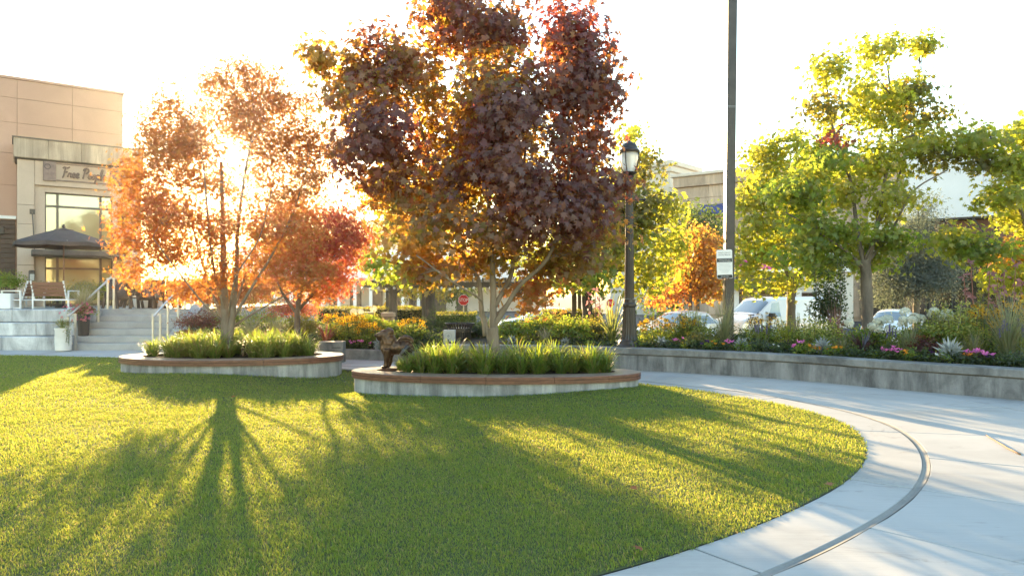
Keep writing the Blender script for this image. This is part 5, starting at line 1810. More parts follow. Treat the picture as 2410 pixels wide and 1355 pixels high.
for sy in (-.055, .055): mb.ball(dv(900, 784, sy), .013, 8, 6)
mb.ball(dv(885.5, 786), .022, 8, 6)
mb.build('eyes_and_nose', mat('dark_bronze', (.03, .02, .015), .3, .6), dog, True)

fp = xd(580, PL2[1] - .35, .375)
fg = empty('figure_statue', fp, math.radians(20), 'small dark bronze animal figure sitting among the strappy leaves of the farther planter', 'statue')
merged([('b', (0, 0, .10), .12, (.95, .85, 1.05)), ('b', (0, -.02, .25), .078), ('t', [(0, -.06, .24), (0, -.12, .23)], [.045, .03]), ('b', (-.05, 0, .325), .026, (1, .7, 1.4)), ('b', (.05, 0, .325), .026, (1, .7, 1.4)),
        ('t', [(-.06, -.07, .18), (-.06, -.1, .0)], [.035, .03]), ('t', [(.06, -.07, .18), (.06, -.1, .0)], [.035, .03]), ('t', [(.02, .1, .06), (.12, .14, .12), (.14, .12, .2)], [.04, .035, .02])],
       'body', BRONZE, fg, .012, .006, 3)
mb = MB()
mb.ball((-.03, -.085, .275), .009, 6, 5).ball((.03, -.085, .275), .009, 6, 5).ball((0, -.145, .235), .014, 6, 5)
mb.build('eyes_and_nose', MATS['dark_bronze'], fg, True)

def spot(px, py, d, tilt, label):
    p = at(px, py, d)
    r = empty('spotlight', (p.x, p.y, p.z - .16), 0, label, 'spotlight', 'black garden spotlights in the nearer planter')
    m4 = Matrix.Translation((0, 0, .16)) @ Matrix.Rotation(tilt, 4, 'Y') @ Matrix.Rotation(math.radians(-15), 4, 'X')
    b = MB(); b.lathe([(.025, -.12), (.044, -.09), (.046, .09), (.043, .1), (.038, .08)], 18)
    o = b.build('housing', BLACKMETAL, r, 'auto'); o.matrix_local = m4
    MB().tube([(0, 0, -.2), (0, 0, .12)], .014, 8).build('stake', BLACKMETAL, r)
spot(953, 824, DGD - .42, math.radians(38), 'black spotlight tilted at the hind leg of the bronze dog')
spot(1112, 818, DGD + .1, math.radians(-5), 'black upright spotlight among strappy leaves left of the purple maple trunk')

# ================================================================== vehicles
CARWHITE, ct, cbsdf = nodes('white_car_paint')
cbsdf.inputs['Base Color'].default_value = (.74, .75, .76, 1)
cbsdf.inputs['Roughness'].default_value = .28
cbsdf.inputs['Coat Weight'].default_value = .6
CGLASS = glassmat('car_glass', (.10, .12, .125), .03)
TYRE = mat('tyre_rubber', (.02, .02, .02), .85)
RIM = mat('wheel_rim', (.45, .46, .47), .35, .8)
TRIM = mat('black_trim', (.02, .02, .021), .5)
LENS = glassmat('headlight_lens', (.5, .52, .55), .05)


def vehicle(name, label, loc, rz, st, wheels, wins, extras, wr=.34):
    """st: stations (l, z_belt, z_top, half width at belt, half width at roof); nose at l = 0, pointing to -x; wins: quads on the skin (name, corners (l, v))"""
    r = empty(name, loc, rz, label, 'van' if 'van' in name else 'car')
    zb = .26
    prof_v = [0, .14, .3, .55, .68, .86, 1.0]
    def sect(l):
        ls = [s[0] for s in st]
        zbelt, ztop, wb_, wt_ = (np.interp(l, ls, [s[k] for s in st]) for k in range(1, 5))
        return [(wb_ * .93, zb), (wb_ * .995, zb + .16), (wb_, zb + (zbelt - zb) * .55), (wb_ * .975, zbelt), (wb_ * .94 + (wt_ - wb_ * .94) * .3, zbelt + (ztop - zbelt) * .25),
                (wt_, ztop - min(.09, (ztop - zbelt) * .3)), (wt_ * .86, ztop - .02), (wt_ * .45, ztop + .012), (0, ztop + .02)]
    NV = 9
    def skin(l, v, side=1):
        q = sect(l)
        x = v * (NV - 1)
        i = min(int(x), NV - 2)
        f = x - i
        w, z = q[i][0] * (1 - f) + q[i + 1][0] * f, q[i][1] * (1 - f) + q[i + 1][1] * f
        return Vector((l, -side * w, z))
    ls = sorted(set([s[0] for s in st] + list(np.linspace(st[0][0], st[-1][0], 30))))
    V, Fc = [], []
    for l in ls:
        row = [skin(l, k / (NV - 1), 1) for k in range(NV)] + [skin(l, (NV - 2 - k) / (NV - 1), -1) for k in range(NV - 1)]
        V += row
    m = 2 * NV - 1
    for i in range(len(ls) - 1):
        for k in range(m - 1):
            Fc.append((i * m + k, (i + 1) * m + k, (i + 1) * m + k + 1, i * m + k + 1))
    Fc += [tuple(range(m)), tuple((len(ls) - 1) * m + k for k in range(m))[::-1]]
    Fc += [(i * m, i * m + m - 1, (i + 1) * m + m - 1, (i + 1) * m) for i in range(len(ls) - 1)]
    MB().add(V, Fc).build('body', CARWHITE, r, 'auto')
    for nm, mt, c0, c1, c2, c3, both in wins:   # corners (l, v, side)
        for sd2 in ((1, -1) if both else (1,)):
            g = 8
            pts_ = []
            for a in range(g + 1):
                for b in range(g + 1):
                    s, t_ = a / g, b / g
                    q = [sum(w * c[k] for w, c in (((1 - s) * (1 - t_), c0), (s * (1 - t_), c1), (s * t_, c2), ((1 - s) * t_, c3))) for k in range(3)]
                    if not both:        # across the width of the nose or tail
                        p = skin(q[0], 1 - (1 - q[1]) * abs(q[2]), 1 if q[2] >= 0 else -1)
                    else:
                        p = skin(q[0], q[1], sd2)
                    pts_.append(p)
            P_ = np.array([p[:] for p in pts_]).reshape(g + 1, g + 1, 3)
            du, dv_ = np.gradient(P_, axis=0), np.gradient(P_, axis=1)
            nn = np.cross(du, dv_)
            nn /= np.maximum(np.linalg.norm(nn, axis=2)[:, :, None], 1e-9)
            cen = np.array((sum(s[0] for s in st) / len(st), 0, .7))
            if ((P_ - cen) * nn).sum() < 0: nn = -nn
            P_ = P_ + nn * .006
            fc = [(a * (g + 1) + b, (a + 1) * (g + 1) + b, (a + 1) * (g + 1) + b + 1, a * (g + 1) + b + 1) for a in range(g) for b in range(g)]
            MB().add(P_.reshape(-1, 3), fc).build(nm, mt, r, True)
    hw = st[len(st) // 2][3]
    for l in wheels:
        for s in (-1, 1):
            w = MB()
            m4 = Matrix.Translation((l, s * (hw - .11), wr)) @ Matrix.Rotation(math.pi / 2, 4, 'X')
            b = MB(); b.lathe([(wr * .6, -.105), (wr * .95, -.11), (wr, -.08), (wr, .08), (wr * .95, .11), (wr * .6, .105)], 28)
            wo = b.build('wheel', TYRE, r, 'auto'); wo.matrix_local = m4
            b = MB(); b.lathe([(wr * .58, -.1), (wr * .6, .112), (wr * .5, .1), (wr * .2, .095), (.05, .115)], 20)
            b.build('rim', RIM, wo, 'auto')
    for nm, mt, a in extras:
        MB().bbox(*a, .02).build(nm, mt, r)
    return r


van_st = [(0, .62, .74, .80, .62), (.06, .80, .92, .90, .74), (.25, .98, 1.06, .97, .82), (.95, 1.12, 1.24, .99, .82), (1.85, 1.12, 1.90, .99, .80), (2.3, 1.12, 1.97, .99, .82), (5.25, 1.12, 1.98, .99, .83), (5.37, 1.1, 1.9, .97, .80)]
vw = [('windshield', CGLASS, (1.06, .66, -1), (1.06, .66, 1), (1.74, .68, 1), (1.74, .68, -1), False),
      ('side_window', CGLASS, (1.36, .40, 1), (2.26, .40, 1), (2.26, .60, 1), (1.86, .60, 1), True),
      ('headlight', LENS, (.10, .27, 1), (.62, .35, 1), (.66, .385, 1), (.10, .37, 1), True),
      ('fog_light', TRIM, (.02, .06, 1), (.24, .06, 1), (.24, .16, 1), (.02, .16, 1), True)]
vloc = xd(1706, 29.4, -.42)
van = vehicle('parked_van', 'white panel van parked behind the flower bed', vloc, math.radians(28), van_st, (.95, 4.2), vw,
              [('wing_mirror', TRIM, (1.42, 1.62, -1.24, -1.02, 1.06, 1.32)), ('wing_mirror', TRIM, (1.42, 1.62, 1.02, 1.24, 1.06, 1.32)),
               ('grille', TRIM, (-.02, .05, -.5, .5, .5, .66)), ('number_plate', WHITEPAINT, (-.035, -.021, -.26, .26, .36, .47)), ('cowl', TRIM, (.9, 1.03, -.7, .7, 1.20, 1.262)),
               ('bumper', mat('grey_bumper', (.09, .09, .095), .6), (-.07, .1, -.86, .86, .26, .46))])
car_st = [(0, .55, .62, .70, .55), (.08, .70, .76, .82, .66), (.5, .82, .88, .88, .72), (1.2, .90, .98, .90, .72), (2.0, .92, 1.40, .90, .58), (2.6, .93, 1.46, .90, .58), (3.4, .94, 1.40, .90, .56), (4.1, .95, 1.02, .88, .62), (4.5, .85, .92, .82, .6), (4.6, .6, .7, .74, .5)]
cw = [('windshield', CGLASS, (1.3, .66, -1), (1.3, .66, 1), (1.92, .67, 1), (1.92, .67, -1), False), ('rear_window', CGLASS, (3.5, .67, -1), (3.5, .67, 1), (3.98, .67, 1), (3.98, .67, -1), False),
      ('side_window', CGLASS, (1.62, .40, 1), (2.55, .40, 1), (2.55, .59, 1), (2.05, .59, 1), True), ('side_window', CGLASS, (2.62, .40, 1), (3.6, .40, 1), (3.3, .59, 1), (2.62, .59, 1), True),
      ('headlight', LENS, (.06, .27, 1), (.5, .33, 1), (.5, .38, 1), (.06, .37, 1), True), ('tail_light', mat('tail_red', (.4, .02, .02), .2), (4.35, .3, 1), (4.57, .3, 1), (4.57, .38, 1), (4.35, .38, 1), True)]
mir = [('wing_mirror', CARWHITE, (1.62, 1.78, -1.02, -.9, .92, 1.06)), ('wing_mirror', CARWHITE, (1.62, 1.78, .9, 1.02, .92, 1.06)), ('bumper', CARWHITE, (-.05, .1, -.7, .7, .28, .5)), ('grille', TRIM, (-.06, .0, -.4, .4, .5, .6))]
vehicle('parked_car', 'white car parked to the left of the white van, behind the yellow daisies', xd(1512, 26, -.42), math.radians(40), car_st, (.85, 3.6), cw, mir)
vehicle('parked_car', 'white car behind the white hydrangeas at the right', xd(2076, 27.5, -.42), math.radians(52), car_st, (.85, 3.6), cw, mir)
vehicle('parked_car', 'pale car just right of the purple maple trunk, half hidden by shrubs', xd(1165, 33, -.42), math.radians(10), car_st, (.85, 3.6), cw, mir)

# ---- twig on the paving
ta, tb = gp(2318, 1024), gp(2400, 1071)
tm = MB()
q = [Vector(ta).lerp(Vector(tb), k / 7) + Vector((*rng.normal(0, .006, 2), .012)) for k in range(8)]
tm.tube(q, [.005, .006, .007, .008, .008, .009, .009, .011], 7)
tag(tm.build('fallen_twig', mat('tan_twig', (.20, .13, .085), .8, bmp=.4, bscale=30), None, True), 'straight tan twig lying on the paving at the right', 'twig')
for px, py, c, lb in ((1490, 1162, (.34, .13, .05), 'curled orange leaf lying on the open lawn'), (1512, 1306, (.30, .10, .05), 'reddish leaf at the lawn edge by the paving'),
                      (545, 940, (.40, .08, .04), 'small red leaf on the lawn in the trunk shadow'), (1948, 1152, (.33, .15, .07), 'brown leaf at the lawn edge on the right curve')):
    p = gp(px, py)
    L, T = leaf_shape('maple')
    s = .075
    m4 = Matrix.Translation((p.x, p.y, .045)) @ Matrix.Rotation(rng.uniform(0, 6), 4, 'Z') @ Matrix.Rotation(.35, 4, 'X')
    me = fast_mesh('fallen_leaf', np.array([m4 @ (Vector(v) * s) for v in L]), T, np.tile(c, (len(L), 1)), np.tile(np.array(c) * 1.8, (len(L), 1)))
    tag(link('fallen_leaf', me, LEAF), lb, 'leaf', 'fallen leaves on the lawn')

# ================================================================== plants
STEMM = mat('plant_stem', (.09, .11, .035), .7)
STEMR = mat('red_stem', (.20, .07, .05), .6)


def arcs(n, h, spread, w, segs, c, t, base_r=.05, droop=.6, jit=.25, arch=False):
    """a tuft of arching strap leaves as one mesh: returns verts, tris, colours"""
    an = rng.uniform(0, 2 * math.pi, n)
    out = rng.uniform(.15, 1, n) ** .8 * spread
    hh = h * rng.uniform(1 - jit * 1.6, 1 + jit * .6, n)
    r0 = rng.uniform(0, base_r, n)
    s = np.linspace(0, 1, segs + 1)
    V = np.zeros((n, segs + 1, 2, 3))
    dirx, diry = np.cos(an), np.sin(an)
    a2 = rng.normal(0, .35, n)
    fall = rng.uniform(0, .85, n) * (out / spread) ** .7
    for k, q in enumerate(s):
        if arch:
            rad = r0 + out * q ** 1.15
            z = hh * (1.75 * q - (.75 + fall) * q * q)
        else:
            rad = r0 + out * (q ** 1.5)
            z = hh * (q - droop * out / max(spread, 1e-6) * q ** 3 * .55)
        ang = an + a2 * q
        x, y = rad * np.cos(ang), rad * np.sin(ang)
        ww = w * (1 - q ** 2.2) * (.55 + .45 * min(1, q * 4)) + .0006
        tw = an + math.pi / 2 + rng.normal(0, .25, n)
        V[:, k, 0] = np.c_[x - np.cos(tw) * ww, y - np.sin(tw) * ww, z]
        V[:, k, 1] = np.c_[x + np.cos(tw) * ww, y + np.sin(tw) * ww, z]
    m = (segs + 1) * 2
    T = []
    for k in range(segs):
        T += [(2 * k, 2 * k + 1, 2 * k + 3), (2 * k, 2 * k + 3, 2 * k + 2)]
    tri = (np.arange(n)[:, None, None] * m + np.array(T)[None]).reshape(-1, 3)
    c, t = np.array(c), np.array(t)
    i = rng.integers(len(c), size=n)
    j = rng.uniform(.75, 1.25, (n, 1))
    C = np.repeat((c[i] * j)[:, None], m, 1)
    X = np.repeat((t[i] * j)[:, None], m, 1)
    return V.reshape(-1, 3), tri, np.clip(C.reshape(-1, 3), 0, .9), np.clip(X.reshape(-1, 3), 0, .95)


def leafball(n, rx, ry, rz_, size, pal, kind='oval', cz=None, up=.35, shell=2.6, hollow=None, lob=.25):
    """a bush's worth of leaves in an uneven mound"""
    v = rng.normal(size=(n, 3))
    v /= np.linalg.norm(v, axis=1)[:, None]
    v[:, 2] = np.where(v[:, 2] < -.25, -v[:, 2] * .5, v[:, 2])
    wob = np.array([1 + lob * noise.noise(Vector(q * 2.3) + Vector((rx * 31, n * .01, rz_ * 7))) * 1.6 for q in v])
    p = v * (rng.uniform(0, 1, (n, 1)) ** (1 / shell)) * wob[:, None] * (rx, ry, rz_)
    p[:, 2] += rz_ * .35 if cz is None else cz
    nr = v * .6 + (0, 0, .5) + rng.normal(0, .45, (n, 3))
    tp = v * .6 + (0, 0, up) + rng.normal(0, .5, (n, 3))
    sd_, tp_, nr_ = frames(n, tp, nr)
    c, t = pick(pal, n, .25)
    if pal == 'gold':      # only the young leaves on top are yellow edged
        c2, t2 = pick('green', n, .25)
        old = (v[:, 2] + rng.normal(0, .3, n) < .25)[:, None]
        c, t = np.where(old, c2, c), np.where(old, t2, t)
    return place_leaves(kind, p, sd_, tp_, nr_, size * rng.uniform(.6, 1.25, n), c, t)


def join(parts):
    V, T, C, X, k = [], [], [], [], 0
    for v, t, c, x in parts:
        V.append(v); T.append(t + k); C.append(c); X.append(x); k += len(v)
    return map(np.concatenate, (V, T, C, X))


def leafmesh(name, parts, m=None):
    me = fast_mesh(name, *join(parts))
    me.materials.append(m or LEAF)
    return me


def daisy_mesh(name, petal, centre, r=.042, n=11, dome=.5):
    """one flower head: drooping petals and a dark cone"""
    V, T, C = [], [], []
    for k in range(n):
        a = 2 * math.pi * k / n + rng.normal(0, .06)
        d = .2 / n * math.pi * 4
        k0 = len(V)
        for rr, aa, z in ((.22, -.5, .0), (.22, .5, .0), (.75, .75, -.12), (1.0, 0, -.26), (.75, -.75, -.12)):
            V.append((r * rr * math.cos(a + aa * d * .9), r * rr * math.sin(a + aa * d * .9), r * z))
            C.append(np.array(petal) * (1 if rr > .3 else .8))
        T += [(k0, k0 + 1, k0 + 2), (k0, k0 + 2, k0 + 4), (k0 + 2, k0 + 3, k0 + 4)]
    k0 = len(V)
    for z, rr in ((0, .21), (dome * .6, .15)):
        for k in range(7):
            a = 2 * math.pi * k / 7
            V.append((r * rr * math.cos(a), r * rr * math.sin(a), r * z)); C.append(centre)
    V.append((0, 0, r * dome)); C.append(centre)
    for k in range(7):
        j = (k + 1) % 7
        T += [(k0 + k, k0 + j, k0 + 7 + j), (k0 + k, k0 + 7 + j, k0 + 7 + k), (k0 + 7 + k, k0 + 7 + j, k0 + 14)]
    C = np.array(C)
    me = fast_mesh(name, np.array(V), np.array(T), C, np.clip(C * 1.35, 0, .95))
    me.materials.append(PETAL)
    return me


def blob_flower_mesh(name, col, r, n=5):
    """upright, swept back petals"""
    V, T, C = [], [], []
    for k in range(n):
        a = 2 * math.pi * k / n
        k0 = len(V)
        for rr, da, z in ((.1, 0, 0), (.6, -.55, .35), (.95, -.28, .7), (.95, .28, .7), (.6, .55, .35)):
            V.append((r * rr * math.cos(a + da), r * rr * math.sin(a + da), r * z)); C.append(np.array(col) * rng.uniform(.85, 1.15))
        T += [(k0, k0 + 1, k0 + 2), (k0, k0 + 2, k0 + 3), (k0, k0 + 3, k0 + 4)]
    C = np.clip(np.array(C), 0, .9)
    me = fast_mesh(name, np.array(V), np.array(T), C, np.clip(C * 1.3, 0, .95))
    me.materials.append(PETAL)
    return me


def plant(name, p, parts, label, cat='plant', group=None, rz=None, sc=1.0):
    """parts: list of (name, mesh)"""
    r = empty(name, p, rng.uniform(0, 6.28) if rz is None else rz, label, cat, group)
    r.scale = (sc, sc, sc)
    for nm, me in parts:
        o = bpy.data.objects.new(nm, me)
        COL.objects.link(o)
        o.parent = r
    return r


def add_heads(root, me, spots_, name='flower', tilt=.5, stem=None, sm=STEMM):
    mb = MB()
    for x, y, z in spots_:
        o = bpy.data.objects.new(name, me if not isinstance(me, list) else me[rng.integers(len(me))])
        COL.objects.link(o)
        o.parent = root
        o.location = (x, y, z)
        o.rotation_euler = (rng.normal(0, tilt), rng.normal(0, tilt), rng.uniform(0, 6))
        s = rng.uniform(.8, 1.2)
        o.scale = (s, s, s)
        if stem is not None:
            mb.tube([(x * .45, y * .45, 0), (x * .75, y * .75, z * .5), (x, y, z - .003)], stem, 4, False)
    if stem is not None and mb.n: mb.build('stems', sm, root)


G_STRAP = ([(.06, .11, .022), (.075, .13, .03), (.05, .09, .022), (.10, .14, .03), (.15, .14, .05)], [(.40, .57, .04), (.50, .63, .05), (.33, .49, .035), (.54, .60, .06), (.5, .42, .12)])
G_FINE = ([(.16, .19, .09), (.20, .21, .11), (.13, .16, .07), (.24, .21, .12)], [(.42, .44, .16), (.5, .46, .2), (.36, .38, .12), (.52, .42, .2)])
G_GOLD = ([(.32, .25, .12), (.26, .20, .09), (.20, .19, .08)], [(.75, .58, .26), (.66, .5, .2), (.5, .46, .16)])
G_RED = ([(.10, .03, .035), (.14, .045, .05), (.08, .03, .03), (.16, .07, .06)], [(.45, .10, .08), (.5, .16, .12), (.4, .08, .06), (.5, .2, .14)])
G_SWORD = ([(.12, .16, .05), (.16, .19, .06), (.10, .13, .045), (.2, .2, .08)], [(.45, .48, .10), (.52, .52, .12), (.4, .44, .1), (.55, .5, .16)])
G_DARK = ([(.05, .035, .04), (.07, .045, .045), (.045, .03, .035)], [(.2, .08, .07), (.22, .1, .06), (.15, .06, .06)])
G_SED = ([(.085, .11, .035), (.11, .12, .04), (.14, .10, .045)], [(.4, .42, .08), (.45, .4, .1), (.5, .34, .12)])

# ---- strappy clumps in the two planters (five shapes shared among the copies)
strap = [leafmesh('leaves', [arcs(int(rng.integers(190, 240)), .50, .46, .0095, 7, *G_STRAP, base_r=.13, jit=.45, arch=True)], STRAP) for _ in range(6)]
ORD = 'first second third fourth fifth sixth seventh eighth ninth tenth eleventh twelfth thirteenth fourteenth fifteenth sixteenth seventeenth eighteenth nineteenth twentieth twenty-first twenty-second twenty-third twenty-fourth twenty-fifth twenty-sixth'.split()
def clumps(spec, zs, n, label, skip, seed, dog_gap=None):
    global rng
    k_ = rng
    rng = np.random.default_rng(seed)
    ex, ey, a, b, r = spec
    placed, tries = [], 0
    while len(placed) < n and tries < 6000:
        tries += 1
        an, q = rng.uniform(0, 2 * math.pi), math.sqrt(rng.uniform(0, 1))
        x, y = (a - .62) * q * math.cos(an), (b - .60) * q * math.sin(an)
        if any(math.hypot((x - u), (y - v) * 1.4) < .26 for u, v in placed): continue
        wx, wy = ex + x * math.cos(r) - y * math.sin(r), ey + x * math.sin(r) + y * math.cos(r)
        if any(math.hypot(wx - sx_, wy - sy_) < sr for sx_, sy_, sr in skip): continue
        placed.append((x, y))
    med = sorted(v for _, v in placed)
    cuts = (med[len(med) // 3], med[2 * len(med) // 3])
    rows = [[], [], []]
    for q in sorted(placed):
        rows[0 if q[1] < cuts[0] else 1 if q[1] < cuts[1] else 2].append(q)
    for rn, row in zip(('front', 'middle', 'back'), rows):
        for k, (x, y) in enumerate(row):
            wx, wy = ex + x * math.cos(r) - y * math.sin(r), ey + x * math.sin(r) + y * math.cos(r)
            plant('strappy_clump', (wx, wy, zs - .02), [('leaves', strap[rng.integers(6)])], '%s strappy green clump from the left in the %s row of the %s' % (ORD[k], rn, label), 'grass clump',
                  'strappy grass clumps in the planters', sc=rng.uniform(.68, 1.12) * (1 - .25 * max(0, abs(x) / (a - .6) - .6)) * (.62 if spec is PL1 and wx / wy * F + CX < 975 else 1))
    rng = k_
clumps(PL1, .295, 36, 'nearer planter', [(xd(1163, D1).x, D1, .24), (xd(905, DGD).x, DGD, .34), (xd(905, DGD).x, DGD - .5, .34), (xd(925, DGD).x, DGD - .15, .3)], 3)
clumps(PL2, .373, 36, 'farther planter', [(xd(533, D2).x, D2, .26), (fp.x, fp.y, .2), (fp.x, fp.y - .3, .26)], 4)

# ---- flower bed behind the long wall: helpers that place by photo column and distance behind the wall
def wp(px, back, z=.46):
    d = wall_depth(px) + back
    return xd(px, d, z)
def hpx(px, back, n):   # photo pixels -> metres there
    return n / F * (wall_depth(px) + back)
def lpw(px, back, z=.24):
    d = low_depth(px) + back
    return xd(px, d, z)

SUSAN = [daisy_mesh('flower', (.80, .42, .015), (.03, .015, .01), .058) for _ in range(3)]
PINK = [blob_flower_mesh('flower', (.72, .18, .46), .055) for _ in range(2)]
ORANGE = [blob_flower_mesh('flower', (.75, .28, .02), .04, 6)]
PURPLE = [blob_flower_mesh('flower', (.06, .02, .09), .045, 6)]
WHITEF = [blob_flower_mesh('flower', (.75, .75, .68), .034, 6)]


def susan(p, rx, h, nf, label, dens=1.0, size=1.0):
    me = leafmesh('foliage', [leafball(int(900 * dens), rx, rx * .8, h * .55, .075, 'green', 'oval', h * .22)])
    r = plant('daisy_clump', p, [('foliage', me)], label, 'flowers', 'clumps of yellow black eyed daisies')
    sp_ = []
    for _ in range(nf):
        a, q = rng.uniform(0, 6.28), math.sqrt(rng.uniform(0, 1))
        sp_.append((rx * q * math.cos(a), rx * .8 * q * math.sin(a), h * (.72 + .28 * (1 - q * q) + rng.uniform(-.16, .1))))
    add_heads(r, SUSAN, sp_, 'flower', .5, .004)
    for o in r.children:
        if o.name.startswith('flower'): o.scale = tuple(s * size for s in o.scale)
    return r


def shrub(p, rx, h, pal, label, n=1500, size=.05, kind='oval', name='shrub', lob=.3, spikes=0, group=None):
    parts = [leafball(int(n * 1.7), rx, rx * .85, h * .62, size * 1.1, pal, kind, h * .4, lob=lob)]
    mb = MB()
    for k in range(7):
        a = rng.uniform(0, 6.28)
        e = Vector((rx * .6 * math.cos(a), rx * .6 * math.sin(a), h * rng.uniform(.6, .85)))
        mb.tube([(0, 0, 0), e * .5 + Vector((0, 0, .05)), e], [.014, .01, .004], 5, False)
    for k in range(spikes):   # upright leafy shoots above the mound
        a, q = rng.uniform(0, 6.28), math.sqrt(rng.uniform(0, .8))
        b = Vector((rx * q * math.cos(a), rx * q * .85 * math.sin(a), h * .6))
        L = h * rng.uniform(.3, .55)
        e = b + Vector((rng.normal(0, .05), rng.normal(0, .05), L))
        mb.tube([b, e], [.008, .003], 4, False)
        m_ = 22
        s = rng.uniform(0, 1, m_)
        pos = np.array(b)[None] * (1 - s[:, None]) + np.array(e)[None] * s[:, None]
        v = rng.normal(size=(m_, 3)); v[:, 2] = abs(v[:, 2]) * .5 + .3
        sd_, tp_, nr_ = frames(m_, v, rng.normal(size=(m_, 3)) + (0, 0, .5))
        c, t = pick(pal, m_)
        parts.append(place_leaves(kind, pos, sd_, tp_, nr_, size * 1.1 * rng.uniform(.7, 1.2, m_), c, t))
    r = plant(name, p, [('foliage', leafmesh('foliage', parts))], label, 'shrub', group, rz=0)
    mb.build('stems', BARK_GREY, r)
    return r


def tuft(p, h, spread, pal, label, n=150, w=.003, droop=.5, name='ornamental_grass', plumes=0, m=None, segs=5, base_r=.06, group=None):
    r = plant(name, p, [('leaves', leafmesh('leaves', [arcs(n, h, spread, w, segs, *pal, base_r=base_r, droop=droop, jit=.35)], m or STRAP))], label, 'plant', group)
    if plumes:
        r2 = leafmesh('plumes', [arcs(plumes, h * 1.15, spread * .9, .007, 5, [(.36, .29, .2), (.3, .25, .17)], [(.6, .48, .3), (.5, .42, .28)], base_r=.05, droop=.55)], STRAP)
        o = bpy.data.objects.new('plumes', r2); COL.objects.link(o); o.parent = r
    return r


def miller(p, h, label):
    """silver, deeply cut upright leaves"""
    n = 40
    a = rng.uniform(0, 6.28, n); o = rng.uniform(.05, .75, n)
    tp = np.c_[np.cos(a) * o, np.sin(a) * o, rng.uniform(.7, 1.0, n)]
    nr = np.c_[np.cos(a + .4), np.sin(a + .4), rng.uniform(-.1, .5, n)]
    pos = np.c_[np.cos(a) * .03, np.sin(a) * .03, rng.uniform(0, .35, n) * h]
    sd_, tp_, nr_ = frames(n, tp, nr)
    c = np.tile(np.array((.46, .50, .50)), (n, 1)) * rng.uniform(.75, 1.15, (n, 1))
    parts = [place_leaves('lace', pos, sd_, tp_, nr_, h * rng.uniform(.5, .85, n), c, c * .6)]
    return plant('dusty_miller', p, [('leaves', leafmesh('leaves', parts))], label, 'plant', 'silver leaved dusty miller plants along the wall')


def rosette(p, r_, label, c=(.10, .16, .13), c2=(.22, .26, .2), n=22, name='ornamental_kale', group='blue green kale rosettes along the wall'):
    a = np.linspace(0, 6.28 * 3, n) + rng.normal(0, .2, n)
    o = np.linspace(.15, 1, n)
    tp = np.c_[np.cos(a), np.sin(a), 1.25 - o]
    nr = np.c_[-np.cos(a) * .6, -np.sin(a) * .6, .5 + .5 * o]
    sd_, tp_, nr_ = frames(n, tp, nr)
    col = np.array(c2)[None] * (1 - o[:, None]) + np.array(c)[None] * o[:, None]
    V, T, C, X = place_leaves('rough', np.c_[np.cos(a) * .02, np.sin(a) * .02, np.full(n, .03)], sd_, tp_, nr_, r_ * (.6 + .5 * o), col, col * 1.3)
    return plant(name, p, [('leaves', fast_mesh_m('leaves', V, T, C, X))], label, 'plant', group)


def fast_mesh_m(name, V, T, C, X):
    me = fast_mesh(name, V, T, C, X)
    me.materials.append(LEAF)
    return me


def mound(p, rx, h, pal, label, n=420, size=.03, name='low_plant', kind='oval', group=None):
    return plant(name, p, [('foliage', leafmesh('foliage', [leafball(n, rx, rx, h * .7, size, pal, kind, h * .3, lob=.2)]))], label, 'plant', group)


def bedding(p, heads, nf, w, h, label, group, pal='dark'):
    r = mound(p, w, h * .55, pal, label, 260, .05, 'bedding_plant', 'oval', group)
    r.rotation_euler = (0, 0, 0)
    add_heads(r, heads, [(rng.uniform(-w, w), rng.uniform(-w, w) - .03, h * rng.uniform(.7, 1.1)) for _ in range(nf)], 'flower', .4, .003)
    return r


def spires(p, n, h, w, col, label, name='salvia'):
    r = mound(p, w, h * .5, 'grey', label, 500, .045, name, 'narrow', 'purple flower spikes in the bed')
    parts = []
    mb = MB()
    for k in range(n):
        x, y = rng.uniform(-w, w), rng.uniform(-w, w)
        z1 = h * rng.uniform(.8, 1.1)
        mb.tube([(x * .6, y * .6, 0), (x, y, z1)], .004, 4, False)
        m_ = 34
        s = rng.uniform(0, 1, m_)
        pos = np.c_[np.full(m_, x), np.full(m_, y), z1 - .16 * s]
        v = rng.normal(size=(m_, 3)); v[:, 2] += .4
        sd_, tp_, nr_ = frames(m_, v, rng.normal(size=(m_, 3)))
        c = np.tile(col, (m_, 1)) * rng.uniform(.7, 1.3, (m_, 1))
        parts.append(place_leaves('oval', pos, sd_, tp_, nr_, np.full(m_, .028), c, c * 1.4))
    o = bpy.data.objects.new('flower_spikes', leafmesh('flower_spikes', parts, PETAL)); COL.objects.link(o); o.parent = r; o['kind'] = 'stuff'
    mb.build('stems', STEMM, r)
    return r


def hydrangea(p, rx, h, nf, label):
    r = shrub(p, rx, h * .8, 'green', label, 700, .09, 'oval', 'hydrangea', .2, 0, 'white hydrangeas in the bed')
    parts = []
    mes = []
    for k in range(3):
        m_ = 300
        v = rng.normal(size=(m_, 3)); v /= np.linalg.norm(v, axis=1)[:, None]
        v[:, 2] = np.where(v[:, 2] < -.5, -v[:, 2], v[:, 2])
        sd_, tp_, nr_ = frames(m_, rng.normal(size=(m_, 3)), v + rng.normal(0, .12, (m_, 3)))
        c = np.tile((.78, .78, .66), (m_, 1)) * rng.uniform(.8, 1.1, (m_, 1))
        mes.append(leafmesh('flower_head', [place_leaves('oval', v * (.105, .105, .085), sd_, tp_, nr_, np.full(m_, .04), c, c)], PETAL))
    add_heads(r, mes, [(rx * 1.0 * rng.uniform(-1, 1), -rx * rng.uniform(.1, .9), h * rng.uniform(.75, 1.05)) for _ in range(nf)], 'flower_head', .3, .006)
    return r


